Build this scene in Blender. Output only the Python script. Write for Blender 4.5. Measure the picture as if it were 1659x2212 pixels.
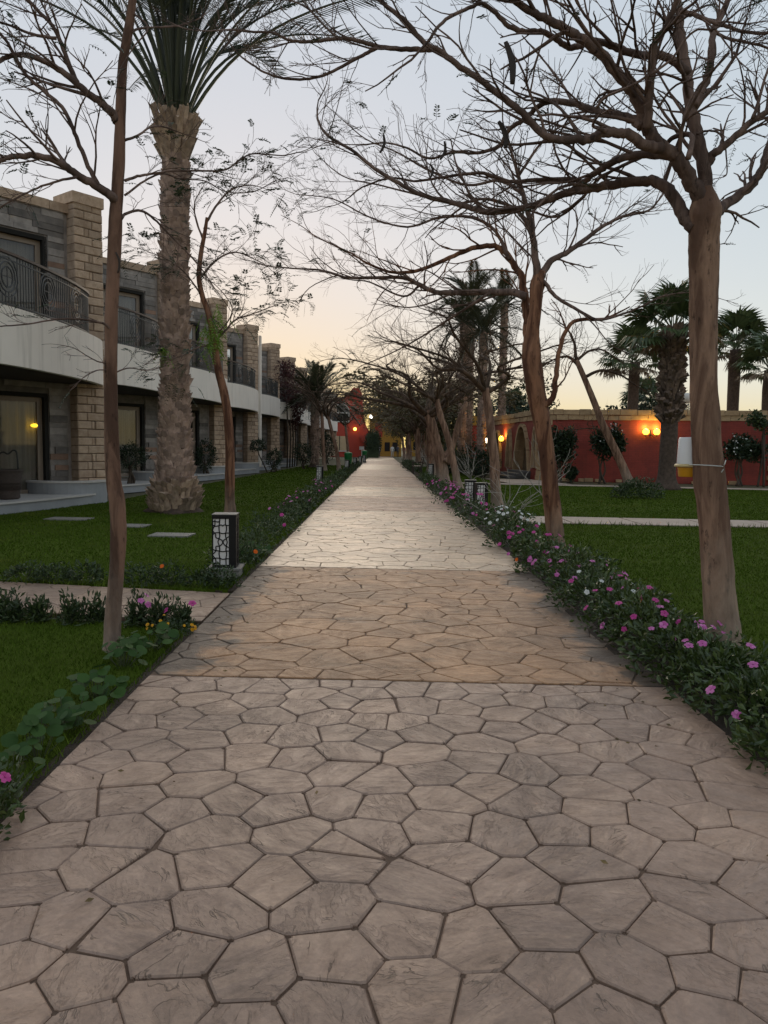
import bpy, math, random
import numpy as np
from mathutils import Vector, Matrix, Quaternion

for o in list(bpy.data.objects):
    bpy.data.objects.remove(o)
SC = bpy.context.scene
COL = SC.collection
R = math.radians
rng = random.Random(7)

# ---------------------------------------------------------------- camera
F_PX, CX, CY, EYE = 1660.0, 829.5, 1106.0, 1.5
ROLL, YAW, PITCH = R(0.8), math.atan(11.5 / 1660), math.atan(140.9 / 1660)
_f0 = Vector((math.sin(YAW), math.cos(YAW), 0))
_r0 = Vector((math.cos(YAW), -math.sin(YAW), 0))
_fw = _f0 * math.cos(PITCH) - Vector((0, 0, 1)) * math.sin(PITCH)
_up = _f0 * math.sin(PITCH) + Vector((0, 0, 1)) * math.cos(PITCH)
CAM_R = _r0 * math.cos(ROLL) + _up * math.sin(ROLL)
CAM_U = _up * math.cos(ROLL) - _r0 * math.sin(ROLL)
CAM_F = _fw
cam_data = bpy.data.cameras.new('camera')
cam = bpy.data.objects.new('camera', cam_data)
COL.objects.link(cam)
cam.matrix_world = Matrix((
    (CAM_R.x, CAM_U.x, -CAM_F.x, 0), (CAM_R.y, CAM_U.y, -CAM_F.y, 0),
    (CAM_R.z, CAM_U.z, -CAM_F.z, EYE), (0, 0, 0, 1)))
cam_data.sensor_fit = 'VERTICAL'
cam_data.angle_y = 2 * math.atan(1106 / F_PX)
cam_data.clip_start = 0.05
cam_data.clip_end = 3000
SC.camera = cam

# ---------------------------------------------------------------- sky, sun, exposure
SUN_EL, SUN_AZ = R(1.5), R(-10)          # low sun ahead, just left of the path's end
w = bpy.data.worlds.new('World')
SC.world = w
w.use_nodes = True
nt = w.node_tree
nt.nodes.clear()
out = nt.nodes.new('ShaderNodeOutputWorld')
bg = nt.nodes.new('ShaderNodeBackground')
sky = nt.nodes.new('ShaderNodeTexSky')
sky.sky_type = 'NISHITA'
sky.sun_disc = False
sky.sun_elevation = SUN_EL
sky.sun_rotation = SUN_AZ
sky.altitude = 0
sky.air_density = 1.0
sky.dust_density = 0.6
sky.ozone_density = 2.5
gam = nt.nodes.new('ShaderNodeGamma')
gam.inputs['Gamma'].default_value = 0.20
hsv = nt.nodes.new('ShaderNodeHueSaturation')
hsv.inputs['Saturation'].default_value = 2.45
nt.links.new(sky.outputs[0], gam.inputs['Color'])
nt.links.new(gam.outputs[0], hsv.inputs['Color'])
veil = nt.nodes.new('ShaderNodeMix')          # thin even evening haze over the whole dome
veil.data_type = 'RGBA'
veil.inputs[0].default_value = 0.40
veil.inputs[7].default_value = (1.15, 1.04, 0.93, 1)
nt.links.new(hsv.outputs[0], veil.inputs[6])
nt.links.new(veil.outputs[2], bg.inputs['Color'])
bg.inputs['Strength'].default_value = 0.148
nt.links.new(bg.outputs[0], out.inputs[0])

sun_data = bpy.data.lights.new('sun', 'SUN')
sun_data.energy = 0.30
sun_data.angle = R(50)
sun_data.color = (1.0, 0.80, 0.58)
sun = bpy.data.objects.new('sun', sun_data)
COL.objects.link(sun)
_sd = Vector((math.sin(SUN_AZ) * math.cos(R(12)), math.cos(SUN_AZ) * math.cos(R(12)), math.sin(R(12))))
sun.rotation_euler = _sd.to_track_quat('Z', 'Y').to_euler()

vs = SC.view_settings
vs.view_transform = 'Standard'
vs.look = 'None'
vs.exposure = 2.32
vs.gamma = 1.0
vs.use_curve_mapping = False
SC.cycles.max_bounces = 6
SC.cycles.transparent_max_bounces = 8
SC.cycles.sample_clamp_indirect = 4.0

# ---------------------------------------------------------------- helpers
def ray(px, py):
    return CAM_F + CAM_R * ((px - CX) / F_PX) + CAM_U * ((CY - py) / F_PX)
def P(px, py, Y):
    """Point of the place seen at picture point (px, py), Y metres down the path."""
    d = ray(px, py)
    t = Y / d.y
    return Vector((d.x * t, Y, EYE + d.z * t))
def G(px, py, z=0.0):
    d = ray(px, py)
    t = (z - EYE) / d.z
    return Vector((d.x * t, d.y * t, z))

def link(o, parent=None):
    COL.objects.link(o)
    if parent is not None:
        o.parent = parent
    return o

def empty(name, loc=(0, 0, 0), rz=0.0, parent=None):
    o = bpy.data.objects.new(name, None)
    o.location = loc
    o.rotation_euler = (0, 0, rz)
    o.empty_display_size = 0.1
    return link(o, parent)

def tag(o, label=None, cat=None, group=None, kind=None):
    if label: o['label'] = label
    if cat: o['category'] = cat
    if group: o['group'] = group
    if kind: o['kind'] = kind
    return o

def mesh_obj(name, V, Fc, mat=None, parent=None, smooth=False, loc=None):
    me = bpy.data.meshes.new(name)
    me.from_pydata([tuple(v) for v in V] if not isinstance(V, np.ndarray) else V.tolist(), [],
                   Fc if not isinstance(Fc, np.ndarray) else Fc.tolist())
    if mat: me.materials.append(mat)
    if smooth:
        me.polygons.foreach_set('use_smooth', [True] * len(me.polygons))
    me.update()
    o = bpy.data.objects.new(name, me)
    if loc is not None: o.location = loc
    return link(o, parent)

def inst(name, me, parent=None, loc=(0, 0, 0), rot=(0, 0, 0), scale=(1, 1, 1), matrix=None):
    o = bpy.data.objects.new(name, me)
    if matrix is not None:
        o.matrix_local = matrix
    else:
        o.location = loc; o.rotation_euler = rot; o.scale = scale
    return link(o, parent)

class MB:
    def __init__(s):
        s.v = []; s.f = []
    def add(s, V, Fc):
        n = len(s.v)
        s.v.extend(tuple(p) for p in V)
        s.f.extend(tuple(i + n for i in f) for f in Fc)
        return s
    def box(s, x0, x1, y0, y1, z0, z1):
        V = [(x0,y0,z0),(x1,y0,z0),(x1,y1,z0),(x0,y1,z0),(x0,y0,z1),(x1,y0,z1),(x1,y1,z1),(x0,y1,z1)]
        return s.add(V, [(3,2,1,0),(4,5,6,7),(0,1,5,4),(1,2,6,5),(2,3,7,6),(3,0,4,7)])
    def bar(s, a, b, w, h, up=(0, 0, 1)):
        """square bar from a to b"""
        a = Vector(a); b = Vector(b); t = (b - a).normalized(); u = Vector(up)
        x = t.cross(u)
        if x.length < 1e-4: x = t.cross(Vector((1, 0, 0)))
        x.normalize(); y = x.cross(t)
        x *= w / 2; y *= h / 2
        V = [a-x-y, a+x-y, a+x+y, a-x+y, b-x-y, b+x-y, b+x+y, b-x+y]
        return s.add(V, [(3,2,1,0),(4,5,6,7),(0,1,5,4),(1,2,6,5),(2,3,7,6),(3,0,4,7)])
    def prism(s, poly, z0, z1, bev=0.0):
        n = len(poly)
        V = [(p[0], p[1], z0) for p in poly] + [(p[0], p[1], z1) for p in poly]
        Fc = [tuple(range(n - 1, -1, -1)), tuple(range(n, 2 * n))]
        Fc += [(i, (i + 1) % n, n + (i + 1) % n, n + i) for i in range(n)]
        return s.add(V, Fc)
    def tube(s, pts, rad, sides=6, cap=True, squash=None):
        V, Fc = tube_geo(pts, rad, sides, cap)
        return s.add(V, Fc)
    def lathe(s, prof, seg=16, c=(0, 0, 0), cap=True):
        V = []; Fc = []
        n = len(prof)
        for k in range(seg):
            a = 2 * math.pi * k / seg
            for r, z in prof:
                V.append((c[0] + r * math.cos(a), c[1] + r * math.sin(a), c[2] + z))
        for k in range(seg):
            k2 = (k + 1) % seg
            for i in range(n - 1):
                Fc.append((k*n+i, k2*n+i, k2*n+i+1, k*n+i+1))
        if cap:
            Fc.append(tuple(k * n for k in range(seg - 1, -1, -1)))
            Fc.append(tuple(k * n + n - 1 for k in range(seg)))
        return s.add(V, Fc)
    def build(s, name, mat=None, parent=None, smooth=False, loc=None):
        return mesh_obj(name, s.v, s.f, mat, parent, smooth, loc)

def tube_geo(pts, rad, sides=6, cap=True):
    n = len(pts)
    pts = [Vector(p) for p in pts]
    V = []; Fc = []
    T = []
    for i in range(n):
        a = pts[max(i - 1, 0)]; b = pts[min(i + 1, n - 1)]
        t = b - a
        T.append(t.normalized() if t.length > 1e-9 else Vector((0, 0, 1)))
    x = T[0].orthogonal().normalized()
    cs = [(math.cos(2 * math.pi * k / sides), math.sin(2 * math.pi * k / sides)) for k in range(sides)]
    for i in range(n):
        x = x - T[i] * x.dot(T[i])
        if x.length < 1e-6: x = T[i].orthogonal()
        x.normalize()
        y = T[i].cross(x)
        r = rad[i] if hasattr(rad, '__len__') else rad
        p = pts[i]
        for c, s_ in cs:
            V.append((p.x + (x.x * c + y.x * s_) * r, p.y + (x.y * c + y.y * s_) * r, p.z + (x.z * c + y.z * s_) * r))
    for i in range(n - 1):
        for k in range(sides):
            k2 = (k + 1) % sides
            Fc.append((i*sides+k, i*sides+k2, (i+1)*sides+k2, (i+1)*sides+k))
    if cap:
        Fc.append(tuple(range(sides - 1, -1, -1)))
        Fc.append(tuple((n - 1) * sides + k for k in range(sides)))
    return V, Fc

def spline(pts, per=5):
    """Catmull-Rom through the points (any dimension)."""
    A = np.array([list(p) for p in pts], float)
    n = len(A)
    if n < 3: 
        return [A[0] + (A[-1] - A[0]) * t for t in np.linspace(0, 1, per + 1)]
    E = np.vstack([2 * A[0] - A[1], A, 2 * A[-1] - A[-2]])
    o = []
    for i in range(1, n):
        p0, p1, p2, p3 = E[i-1], E[i], E[i+1], E[i+2]
        for t in np.linspace(0, 1, per, endpoint=False):
            o.append(0.5 * (2*p1 + (p2-p0)*t + (2*p0-5*p1+4*p2-p3)*t*t + (3*p1-p0-3*p2+p3)*t**3))
    o.append(A[-1])
    return o

# ---------------------------------------------------------------- materials
class NT:
    def __init__(s, name):
        s.m = bpy.data.materials.new(name)
        s.m.use_nodes = True
        s.t = s.m.node_tree
        s.b = s.t.nodes['Principled BSDF']
        s._pos = None
    def n(s, kind, **kw):
        nd = s.t.nodes.new('ShaderNode' + kind)
        for k, v in kw.items(): setattr(nd, k, v)
        return nd
    def l(s, a, b): s.t.links.new(a, b)
    def pos(s):
        if s._pos is None: s._pos = s.n('NewGeometry').outputs['Position']
        return s._pos
    def noise(s, scale, detail=4, rough=0.55, vec=None, stretch=None, dist=0.0):
        v = vec or s.pos()
        if stretch:
            mp = s.n('Mapping'); mp.inputs['Scale'].default_value = stretch
            s.l(v, mp.inputs['Vector']); v = mp.outputs[0]
        nd = s.n('TexNoise'); s.l(v, nd.inputs['Vector'])
        nd.inputs['Scale'].default_value = scale; nd.inputs['Detail'].default_value = detail
        nd.inputs['Roughness'].default_value = rough; nd.inputs['Distortion'].default_value = dist
        return nd.outputs['Fac']
    def ramp(s, fac, stops):
        nd = s.n('ValToRGB'); s.l(fac, nd.inputs[0])
        e = nd.color_ramp.elements
        while len(e) < len(stops): e.new(0.5)
        for el, (p, c) in zip(e, stops):
            el.position = p; el.color = (c[0], c[1], c[2], 1) if hasattr(c, '__len__') else (c, c, c, 1)
        return nd.outputs[0]
    def mix(s, fac, a, b, mode='MIX'):
        nd = s.n('Mix', data_type='RGBA', blend_type=mode)
        if hasattr(fac, 'is_linked'): s.l(fac, nd.inputs[0])
        else: nd.inputs[0].default_value = fac
        for i, c in ((6, a), (7, b)):
            if hasattr(c, 'is_linked'): s.l(c, nd.inputs[i])
            else: nd.inputs[i].default_value = (c[0], c[1], c[2], 1) if hasattr(c, '__len__') else (c, c, c, 1)
        return nd.outputs[2]
    def island(s):
        ad = s.n('Math', operation='ADD'); fr = s.n('Math', operation='FRACT')
        s.l(s.n('NewGeometry').outputs['Random Per Island'], ad.inputs[0]); s.l(s.n('ObjectInfo').outputs['Random'], ad.inputs[1])
        s.l(ad.outputs[0], fr.inputs[0])
        return fr.outputs[0]
    def bump(s, h, strength=0.5, dist=0.02, prev=None):
        nd = s.n('Bump'); nd.inputs['Strength'].default_value = strength; nd.inputs['Distance'].default_value = dist
        s.l(h, nd.inputs['Height'])
        if prev is not None: s.l(prev, nd.inputs['Normal'])
        s.l(nd.outputs[0], s.b.inputs['Normal'])
        return nd.outputs[0]
    def col(s, c):
        if hasattr(c, 'is_linked'): s.l(c, s.b.inputs['Base Color'])
        else: s.b.inputs['Base Color'].default_value = (c[0], c[1], c[2], 1)
    def set(s, **kw):
        for k, v in kw.items():
            k = k.replace('_', ' ')
            if hasattr(v, 'is_linked'): s.l(v, s.b.inputs[k])
            else: s.b.inputs[k].default_value = v
        return s

def pmat(name, c1, c2=None, scale=6, rough=0.8, bump=0.0, bscale=None, bdist=0.01, isl=0.0, stretch=None, spec=0.4, detail=5, metal=0.0):
    """general rough surface: two tones mixed by noise, per-piece value shift, fine relief"""
    m = NT(name)
    c2 = c2 or tuple(x * 0.75 for x in c1)
    f = m.noise(scale, detail, 0.6, stretch=stretch)
    c = m.ramp(f, [(0.3, c1), (0.7, c2)])
    if isl:
        v = m.ramp(m.island(), [(0, 1 - isl), (1, 1 + isl)])
        c = m.mix(1.0, c, v, 'MULTIPLY')
    m.col(c)
    m.set(Roughness=rough, Specular_IOR_Level=spec, Metallic=metal)
    if bump:
        m.bump(m.noise(bscale or scale * 6, 5, 0.6, stretch=stretch), bump, bdist)
    return m.m

def leafmat(name, c1, c2, rough=0.45, trans=0.15, spec=0.4):
    m = NT(name)
    i = m.island()
    c = m.ramp(i, [(0.0, c1), (0.6, tuple((a + b) / 2 for a, b in zip(c1, c2))), (1.0, c2)])
    m.col(c)
    m.set(Roughness=rough, Specular_IOR_Level=spec)
    if trans:
        tr = m.n('BsdfTranslucent'); m.l(c, tr.inputs[0])
        mx = m.n('MixShader'); mx.inputs[0].default_value = trans
        m.l(m.b.outputs[0], mx.inputs[1]); m.l(tr.outputs[0], mx.inputs[2])
        m.l(mx.outputs[0], m.t.nodes['Material Output'].inputs[0])
    return m.m

def emit(name, c, s):
    m = NT(name)
    m.b.inputs['Base Color'].default_value = (*c, 1)
    m.b.inputs['Emission Color'].default_value = (*c, 1)
    m.b.inputs['Emission Strength'].default_value = s
    return m.m
# ================================================================ ground, path, lawns
def stone_mat(name, a, b, dark, rough=0.55, stain=0.0, grain=1.0):
    a = tuple(x * 1.16 for x in a); b = tuple(x * 1.18 for x in b)
    m = NT(name)
    isl = m.island()
    rot = m.n('VectorRotate', rotation_type='Z_AXIS')
    ang = m.n('Math', operation='MULTIPLY'); ang.inputs[1].default_value = 6.28
    m.l(isl, ang.inputs[0]); m.l(m.pos(), rot.inputs['Vector']); m.l(ang.outputs[0], rot.inputs['Angle'])
    v = rot.outputs[0]
    cleft = m.noise(6, 7, 0.62, vec=v, stretch=(1, 2.2, 1), dist=0.5)
    fine = m.noise(55, 5, 0.65)
    n2 = m.noise(4.2, 4, 0.55, vec=v, stretch=(1, 2.4, 1), dist=0.5)
    d2 = m.n('Math', operation='SUBTRACT'); m.l(n2, d2.inputs[0]); d2.inputs[1].default_value = 0.5
    a2 = m.n('Math', operation='ABSOLUTE'); m.l(d2.outputs[0], a2.inputs[0])
    patchy = m.ramp(m.noise(6, 3, .5, vec=v), [(0.36, 1.0), (0.47, 0.0)])
    crack0 = m.ramp(a2.outputs[0], [(0.0, 0.75), (0.016, 0.0)])
    crack = m.mix(1.0, crack0, patchy, 'MULTIPLY')
    blot = m.noise(1.1, 6, 0.6)
    c = m.ramp(cleft, [(0.26, tuple(x * .35 + y * .65 for x, y in zip(dark, b))), (0.40, tuple((x + y) / 2 for x, y in zip(a, b))), (0.56, a), (0.78, tuple(x * 1.18 for x in a))])
    c = m.mix(crack, c, tuple(x * 1.1 for x in dark))
    tone = m.ramp(isl, [(0, (0.86, 0.845, 0.84)), (0.5, (1, 0.985, 0.97)), (1, (1.12, 1.09, 1.04))])
    c = m.mix(1.0, c, tone, 'MULTIPLY')
    c = m.mix(1.0, c, m.ramp(fine, [(0.3, 0.82), (0.7, 1.12)]), 'MULTIPLY')
    c = m.mix(1.0, c, m.ramp(blot, [(0.32, 0.66), (0.62, 1.14)]), 'MULTIPLY')
    if stain:
        # damp dirt creeping in from both kerbs and lying in low patches
        sep = m.n('SeparateXYZ'); m.l(m.pos(), sep.inputs[0])
        ax = m.n('Math', operation='ADD'); ax.inputs[1].default_value = -0.19; m.l(sep.outputs[0], ax.inputs[0])
        ab = m.n('Math', operation='ABSOLUTE'); m.l(ax.outputs[0], ab.inputs[0])
        nn = m.n('Math', operation='MULTIPLY_ADD'); m.l(m.noise(1.7, 7, 0.65), nn.inputs[0])
        nn.inputs[1].default_value = 1.25; m.l(ab.outputs[0], nn.inputs[2])
        c = m.mix(m.ramp(nn.outputs[0], [(0.0, 0), (0.99, 0), (1.0, 0)]), c, c)
        sub = m.n('MapRange'); m.l(nn.outputs[0], sub.inputs[0])
        sub.inputs[1].default_value = 1.93; sub.inputs[2].default_value = 2.08
        sub.inputs[3].default_value = 0; sub.inputs[4].default_value = stain
        c = m.mix(sub.outputs[0], c, (0.055, 0.042, 0.034))
        st2 = m.noise(1.6, 7, 0.7, stretch=(0.7, 1.5, 1))
        c = m.mix(m.ramp(st2, [(0.55, 0.0), (0.70, stain * 0.75)]), c, (0.07, 0.05, 0.036))
    m.col(c)
    m.set(Roughness=m.ramp(cleft, [(0.3, rough + 0.14), (0.7, rough - 0.05)]), Specular_IOR_Level=0.5)
    terr = m.ramp(cleft, [(0.30, 0.0), (0.36, 0.30), (0.45, 0.36), (0.49, 0.68), (0.57, 0.74), (0.61, 1.0)])
    rough_zone = m.ramp(m.noise(3.4, 3, .5, vec=v), [(0.42, 0.12), (0.60, 1.0)])   # some faces split, others worn smooth
    terr = m.mix(rough_zone, (0.6, 0.6, 0.6), terr)
    cb_ = m.mix(crack, terr, (0.0, 0.0, 0.0))
    b0 = m.bump(m.noise(5.5, 3, .5, vec=v, stretch=(1, 1.6, 1)), 0.7 * grain, 0.03)
    b1 = m.bump(cb_, 0.8 * grain, 0.011, b0)
    m.bump(fine, 0.35 * grain, 0.004, b1)
    return m.m

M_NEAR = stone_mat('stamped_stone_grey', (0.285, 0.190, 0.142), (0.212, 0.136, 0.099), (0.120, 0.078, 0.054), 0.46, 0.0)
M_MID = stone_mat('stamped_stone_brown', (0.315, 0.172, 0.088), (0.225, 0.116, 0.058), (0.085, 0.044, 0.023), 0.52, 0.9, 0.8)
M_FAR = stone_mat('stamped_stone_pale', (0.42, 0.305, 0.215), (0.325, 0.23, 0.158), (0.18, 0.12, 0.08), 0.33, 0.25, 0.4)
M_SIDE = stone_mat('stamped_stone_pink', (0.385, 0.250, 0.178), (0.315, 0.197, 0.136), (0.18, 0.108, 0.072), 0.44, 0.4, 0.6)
M_JOINT = pmat('stone_joint_dirt', (0.15, 0.092, 0.062), (0.085, 0.052, 0.035), 12, 0.9, 0.4, 60)
M_CONC = pmat('pale_concrete', (0.42, 0.33, 0.27), (0.33, 0.255, 0.205), 1.6, 0.75, 0.3, 40)
M_SOIL = pmat('bed_soil', (0.060, 0.040, 0.026), (0.030, 0.021, 0.015), 9, 0.95, 0.8, 45, 0.03)
M_GROUND = pmat('dry_ground', (0.10, 0.085, 0.05), (0.06, 0.065, 0.03), 0.5, 0.95, 0.3, 20)
M_LAWN = pmat('lawn_base', (0.060, 0.088, 0.008), (0.034, 0.052, 0.005), 0.9, 0.95, 0.4, 90, 0.02, spec=0.05)
def _grass():
    m = NT('grass_blades')
    c = m.ramp(m.noise(0.9, 7, 0.7), [(0.32, (0.042, 0.072, 0.006)), (0.50, (0.068, 0.108, 0.011)), (0.64, (0.108, 0.142, 0.020)), (0.76, (0.18, 0.17, 0.04))])
    c = m.mix(1.0, c, m.ramp(m.island(), [(0, 0.75), (0.95, 1.12), (1.0, 1.5)]), 'MULTIPLY')
    m.col(c); m.set(Roughness=0.9, Specular_IOR_Level=0.06)
    return m.m
M_GRASS = _grass()

XL, XR = -1.47, 1.86
g = MB(); S = 900
g.add([(-S, -60, -0.03), (S, -60, -0.03), (S, 1600, -0.03), (-S, 1600, -0.03)], [(0, 1, 2, 3)])
tag(g.build('ground', M_GROUND), 'dry sandy ground around the gardens', 'ground', kind='structure')

# ---- paving stones: power diagram of centres
def clip(poly, nx, ny, d):
    o = []
    n = len(poly)
    for i in range(n):
        a = poly[i]; b = poly[(i + 1) % n]
        da = a[0] * nx + a[1] * ny - d; db = b[0] * nx + b[1] * ny - d
        if da <= 0: o.append(a)
        if (da < 0 < db) or (db < 0 < da):
            t = da / (da - db)
            o.append((a[0] + (b[0] - a[0]) * t, a[1] + (b[1] - a[1]) * t))
    return o

def cells(seeds, wts, region):
    A = np.array(seeds); W = np.array(wts)
    res = []
    for i in range(len(A)):
        d2 = ((A - A[i]) ** 2).sum(1)
        poly = list(region)
        for j in np.argsort(d2)[1:22]:
            n = A[j] - A[i]
            c = (A[j] @ A[j] - A[i] @ A[i] - W[j] + W[i]) / 2
            poly = clip(poly, n[0], n[1], c)
            if len(poly) < 3: break
        res.append(poly)
    return res

def dart(region, rmin, rmax, rr, tries=6000):
    xs = [p[0] for p in region]; ys = [p[1] for p in region]
    pts = []; ws = []
    for _ in range(tries):
        x = rr.uniform(min(xs) - .1, max(xs) + .1); y = rr.uniform(min(ys) - .1, max(ys) + .1)
        r = rr.choice((rmin, rmax, rmax, (rmin + rmax) / 2))
        if all((x - q[0]) ** 2 + (y - q[1]) ** 2 > ((r + q[2]) * 0.86) ** 2 for q in pts):
            pts.append((x, y, r))
    return [(p[0], p[1]) for p in pts], [p[2] ** 2 * 0.8 for p in pts]

def area(p):
    return 0.5 * sum(p[i][0] * p[(i + 1) % len(p)][1] - p[(i + 1) % len(p)][0] * p[i][1] for i in range(len(p)))

def inset(poly, d):
    out = list(poly)
    n = len(poly)
    for i in range(n):
        a = poly[i]; b = poly[(i + 1) % n]
        ex, ey = b[0] - a[0], b[1] - a[1]
        L = math.hypot(ex, ey)
        if L < 1e-6: continue
        nx, ny = ey / L, -ex / L          # outward for a counter-clockwise polygon
        out = clip(out, nx, ny, nx * a[0] + ny * a[1] - d)
        if len(out) < 3: return []
    return out

def clean(poly, tol=0.025):
    o = []
    for p in poly:
        if not o or math.hypot(p[0] - o[-1][0], p[1] - o[-1][1]) > tol: o.append(p)
    if len(o) > 2 and math.hypot(o[0][0] - o[-1][0], o[0][1] - o[-1][1]) < tol: o.pop()
    return o

def round_poly(poly, k=0.055):
    o = []
    n = len(poly)
    for i in range(n):
        a = poly[i - 1]; b = poly[i]; c = poly[(i + 1) % n]
        o.append((b[0] + (a[0] - b[0]) * k, b[1] + (a[1] - b[1]) * k))
        o.append((b[0] * .9 + (a[0] + c[0]) * .05, b[1] * .9 + (a[1] + c[1]) * .05))
        o.append((b[0] + (c[0] - b[0]) * k, b[1] + (c[1] - b[1]) * k))
    return o

def stone_geo(poly, rr, gap=0.0050, top=0.011, detail=True):
    poly = clean(poly)
    if len(poly) < 3 or area(poly) < 0.004: return None
    p = inset(poly, gap / 2 * rr.uniform(0.8, 1.5))
    if len(p) < 3 or area(p) < 0.003: return None
    p = round_poly(p) if detail else p
    if detail:   # slightly wavering edges
        p = [(x + rr.uniform(-.0025, .0025), y + rr.uniform(-.0025, .0025)) for x, y in p]
    q = inset(clean(p, 1e-4), 0.010) if not detail else None
    cx = sum(a[0] for a in p) / len(p); cy = sum(a[1] for a in p) / len(p)
    tx, ty = rr.uniform(-.008, .008), rr.uniform(-.008, .008)
    h = top + rr.uniform(-.0025, .0025)
    n = len(p)
    V = [(x, y, 0.0) for x, y in p]
    V += [(x, y, h - 0.005 + tx * (x - cx) + ty * (y - cy)) for x, y in p]
    for x, y in p:
        L = math.hypot(x - cx, y - cy); k = max(0.0, 1 - 0.007 / L)
        V.append((cx + (x - cx) * k, cy + (y - cy) * k, h + tx * (x - cx) + ty * (y - cy)))
    Fc = []
    for r_ in range(2):
        Fc += [(r_*n+i, r_*n+(i+1) % n, (r_+1)*n+(i+1) % n, (r_+1)*n+i) for i in range(n)]
    Fc.append(tuple(range(2 * n, 3 * n)))
    return V, Fc

# centres of the stones read off the foreground slab (picture points, on the ground)
_A = [(690,12),(745,30),(850,55),(865,10),(1020,45),(1160,60),(1310,40),(1350,85),(1450,38),(1580,85),(1590,40),(660,90),(870,105),(1110,115),(1330,140),(1465,120),(1620,145),(500,150),(640,148),(960,150),(780,190),(1150,185),(1420,185),(1610,205),(570,210),(930,212),(1090,255),(1270,270),(1490,258),(1620,285),(430,250),(570,285),(860,285),(350,340),(680,340),(460,380),(860,375),(1080,360),(1290,375),(1500,335),(300,450),(590,430),(850,480),(1180,470),(1470,425),(1620,470),(110,540),(280,580),(560,545),(1010,545),(1465,560),(770,600),(1200,590),(1640,580),(540,680),(900,690),(1280,690),(200,715),(80,640),(1590,690),(1480,752)]
_B = [(100,65),(270,80),(430,65),(440,115),(610,110),(570,55),(720,75),(780,120),(870,60),(940,105),(1010,75),(1190,110),(1180,70),(150,140),(320,150),(530,175),(950,160),(800,185),(1140,175),(1280,170),(80,210),(310,215),(690,215),(540,245),(870,260),(1040,240),(1250,270),(1310,225),(1390,300),(170,255),(150,345),(420,305),(710,310),(980,335),(1270,345),(410,380),(620,415),(810,390),(1190,405),(1020,440),(230,430),(430,490),(890,495),(1240,515),(270,545),(1480,430),(1530,540),(620,560),(920,605),(1190,640),(1400,620),(70,590),(240,660),(510,690),(765,680),(1600,650),(1020,715),(1520,715)]
_C = [(150,100),(410,130),(600,190),(930,130),(1180,200),(1450,110),(100,220),(270,370),(560,410),(930,330),(1400,310),(20,400),(330,650),(760,530),(1090,600),(1450,530),(710,720),(20,560),(60,770),(1390,740),(330,850),(1050,860)]
_D = [(310,110),(170,220),(570,210),(830,120),(1350,120),(960,290),(1380,280),(1590,210),(90,410),(400,460),(670,400),(1250,410),(1060,580),(730,610),(1430,620),(1580,490),(140,670),(500,740),(950,760),(1450,790),(1650,690)]
sd = []
for x, y in _A: sd.append(G(x * .5, 1458 + y * .5))
for x, y in _B: sd.append(G(829.4 + x * .5, 1458 + y * .5))
for x, y in _C: sd.append(G(x * .5, 1809 + y * .5))
for x, y in _D: sd.append(G(829.4 + x * .5, 1809 + y * .5))
seeds1 = []
for p in sd:
    if all((p.x - q[0]) ** 2 + (p.y - q[1]) ** 2 > 0.0085 for q in seeds1): seeds1.append((p.x, p.y))
rr = random.Random(3)
YN = 1.0
extra, _ = dart([(XL, -1), (XR, -1), (XR, 1.86), (XL, 1.86)], 0.13, 0.19, rr, 1500)
seeds1 += [e for e in extra if all((e[0]-q[0])**2 + (e[1]-q[1])**2 > 0.05 for q in seeds1)]

path = MB()
NX = 40
ys = [-3] + list(np.linspace(0, 118, 119))
for a, b in zip(ys[:-1], ys[1:]):
    path.box(XL - 0.005, XR + 0.005, a, b, -0.025, 0.002)
pv = []; 
o_path = MB().add([(XL, -3, 0.002), (XR, -3, 0.002), (XR + .1, 118, 0.002), (XL, 118, 0.002), (XL, -3, -.03), (XR, -3, -.03), (XR + .1, 118, -.03), (XL, 118, -.03)],
                  [(0, 1, 2, 3), (0, 4, 5, 1), (1, 5, 6, 2), (3, 2, 6, 7), (0, 3, 7, 4)]).build('path', M_JOINT)
tag(o_path, 'long stamped stone garden path leading straight to the red building', 'path', kind='structure')

J1 = (4.86, 4.73); J2 = (9.40, 9.22)       # joints between the cast slabs, left and right end
def lerp_y(j, x): return j[0] + (j[1] - j[0]) * (x - XL) / (XR - XL)
reg1 = [(XL, -1.2), (XR, -1.2), (XR, J1[1]), (XL, J1[0])]
count = 0
for poly in cells(seeds1, [0] * len(seeds1), reg1):
    gg = stone_geo(poly, rr)
    if gg:
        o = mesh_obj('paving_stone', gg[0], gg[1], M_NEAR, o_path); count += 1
reg2 = [(XL, J1[0] + .025), (XR, J1[1] + .025), (XR, J2[1]), (XL, J2[0])]
s2, w2 = dart(reg2, 0.125, 0.205, rr, 9000)
rest = MB()
c2 = cells(s2, w2, reg2)
c2.sort(key=lambda p: min((q[1] for q in p), default=99))
for poly in c2:
    gg = stone_geo(poly, rr, 0.0050, 0.010)
    if not gg: continue
    if count < 298:
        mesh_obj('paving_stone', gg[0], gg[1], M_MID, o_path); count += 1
    else: rest.add(*gg)
if rest.v: tag(rest.build('brown_paving', M_MID, o_path), kind='stuff')
edges = [J2, (17.9, 17.75), (23.0, 22.9), (28.5, 28.4), (38, 37.9), (50, 49.9), (64, 63.9), (80, 79.9), (116, 115.9)]
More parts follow.
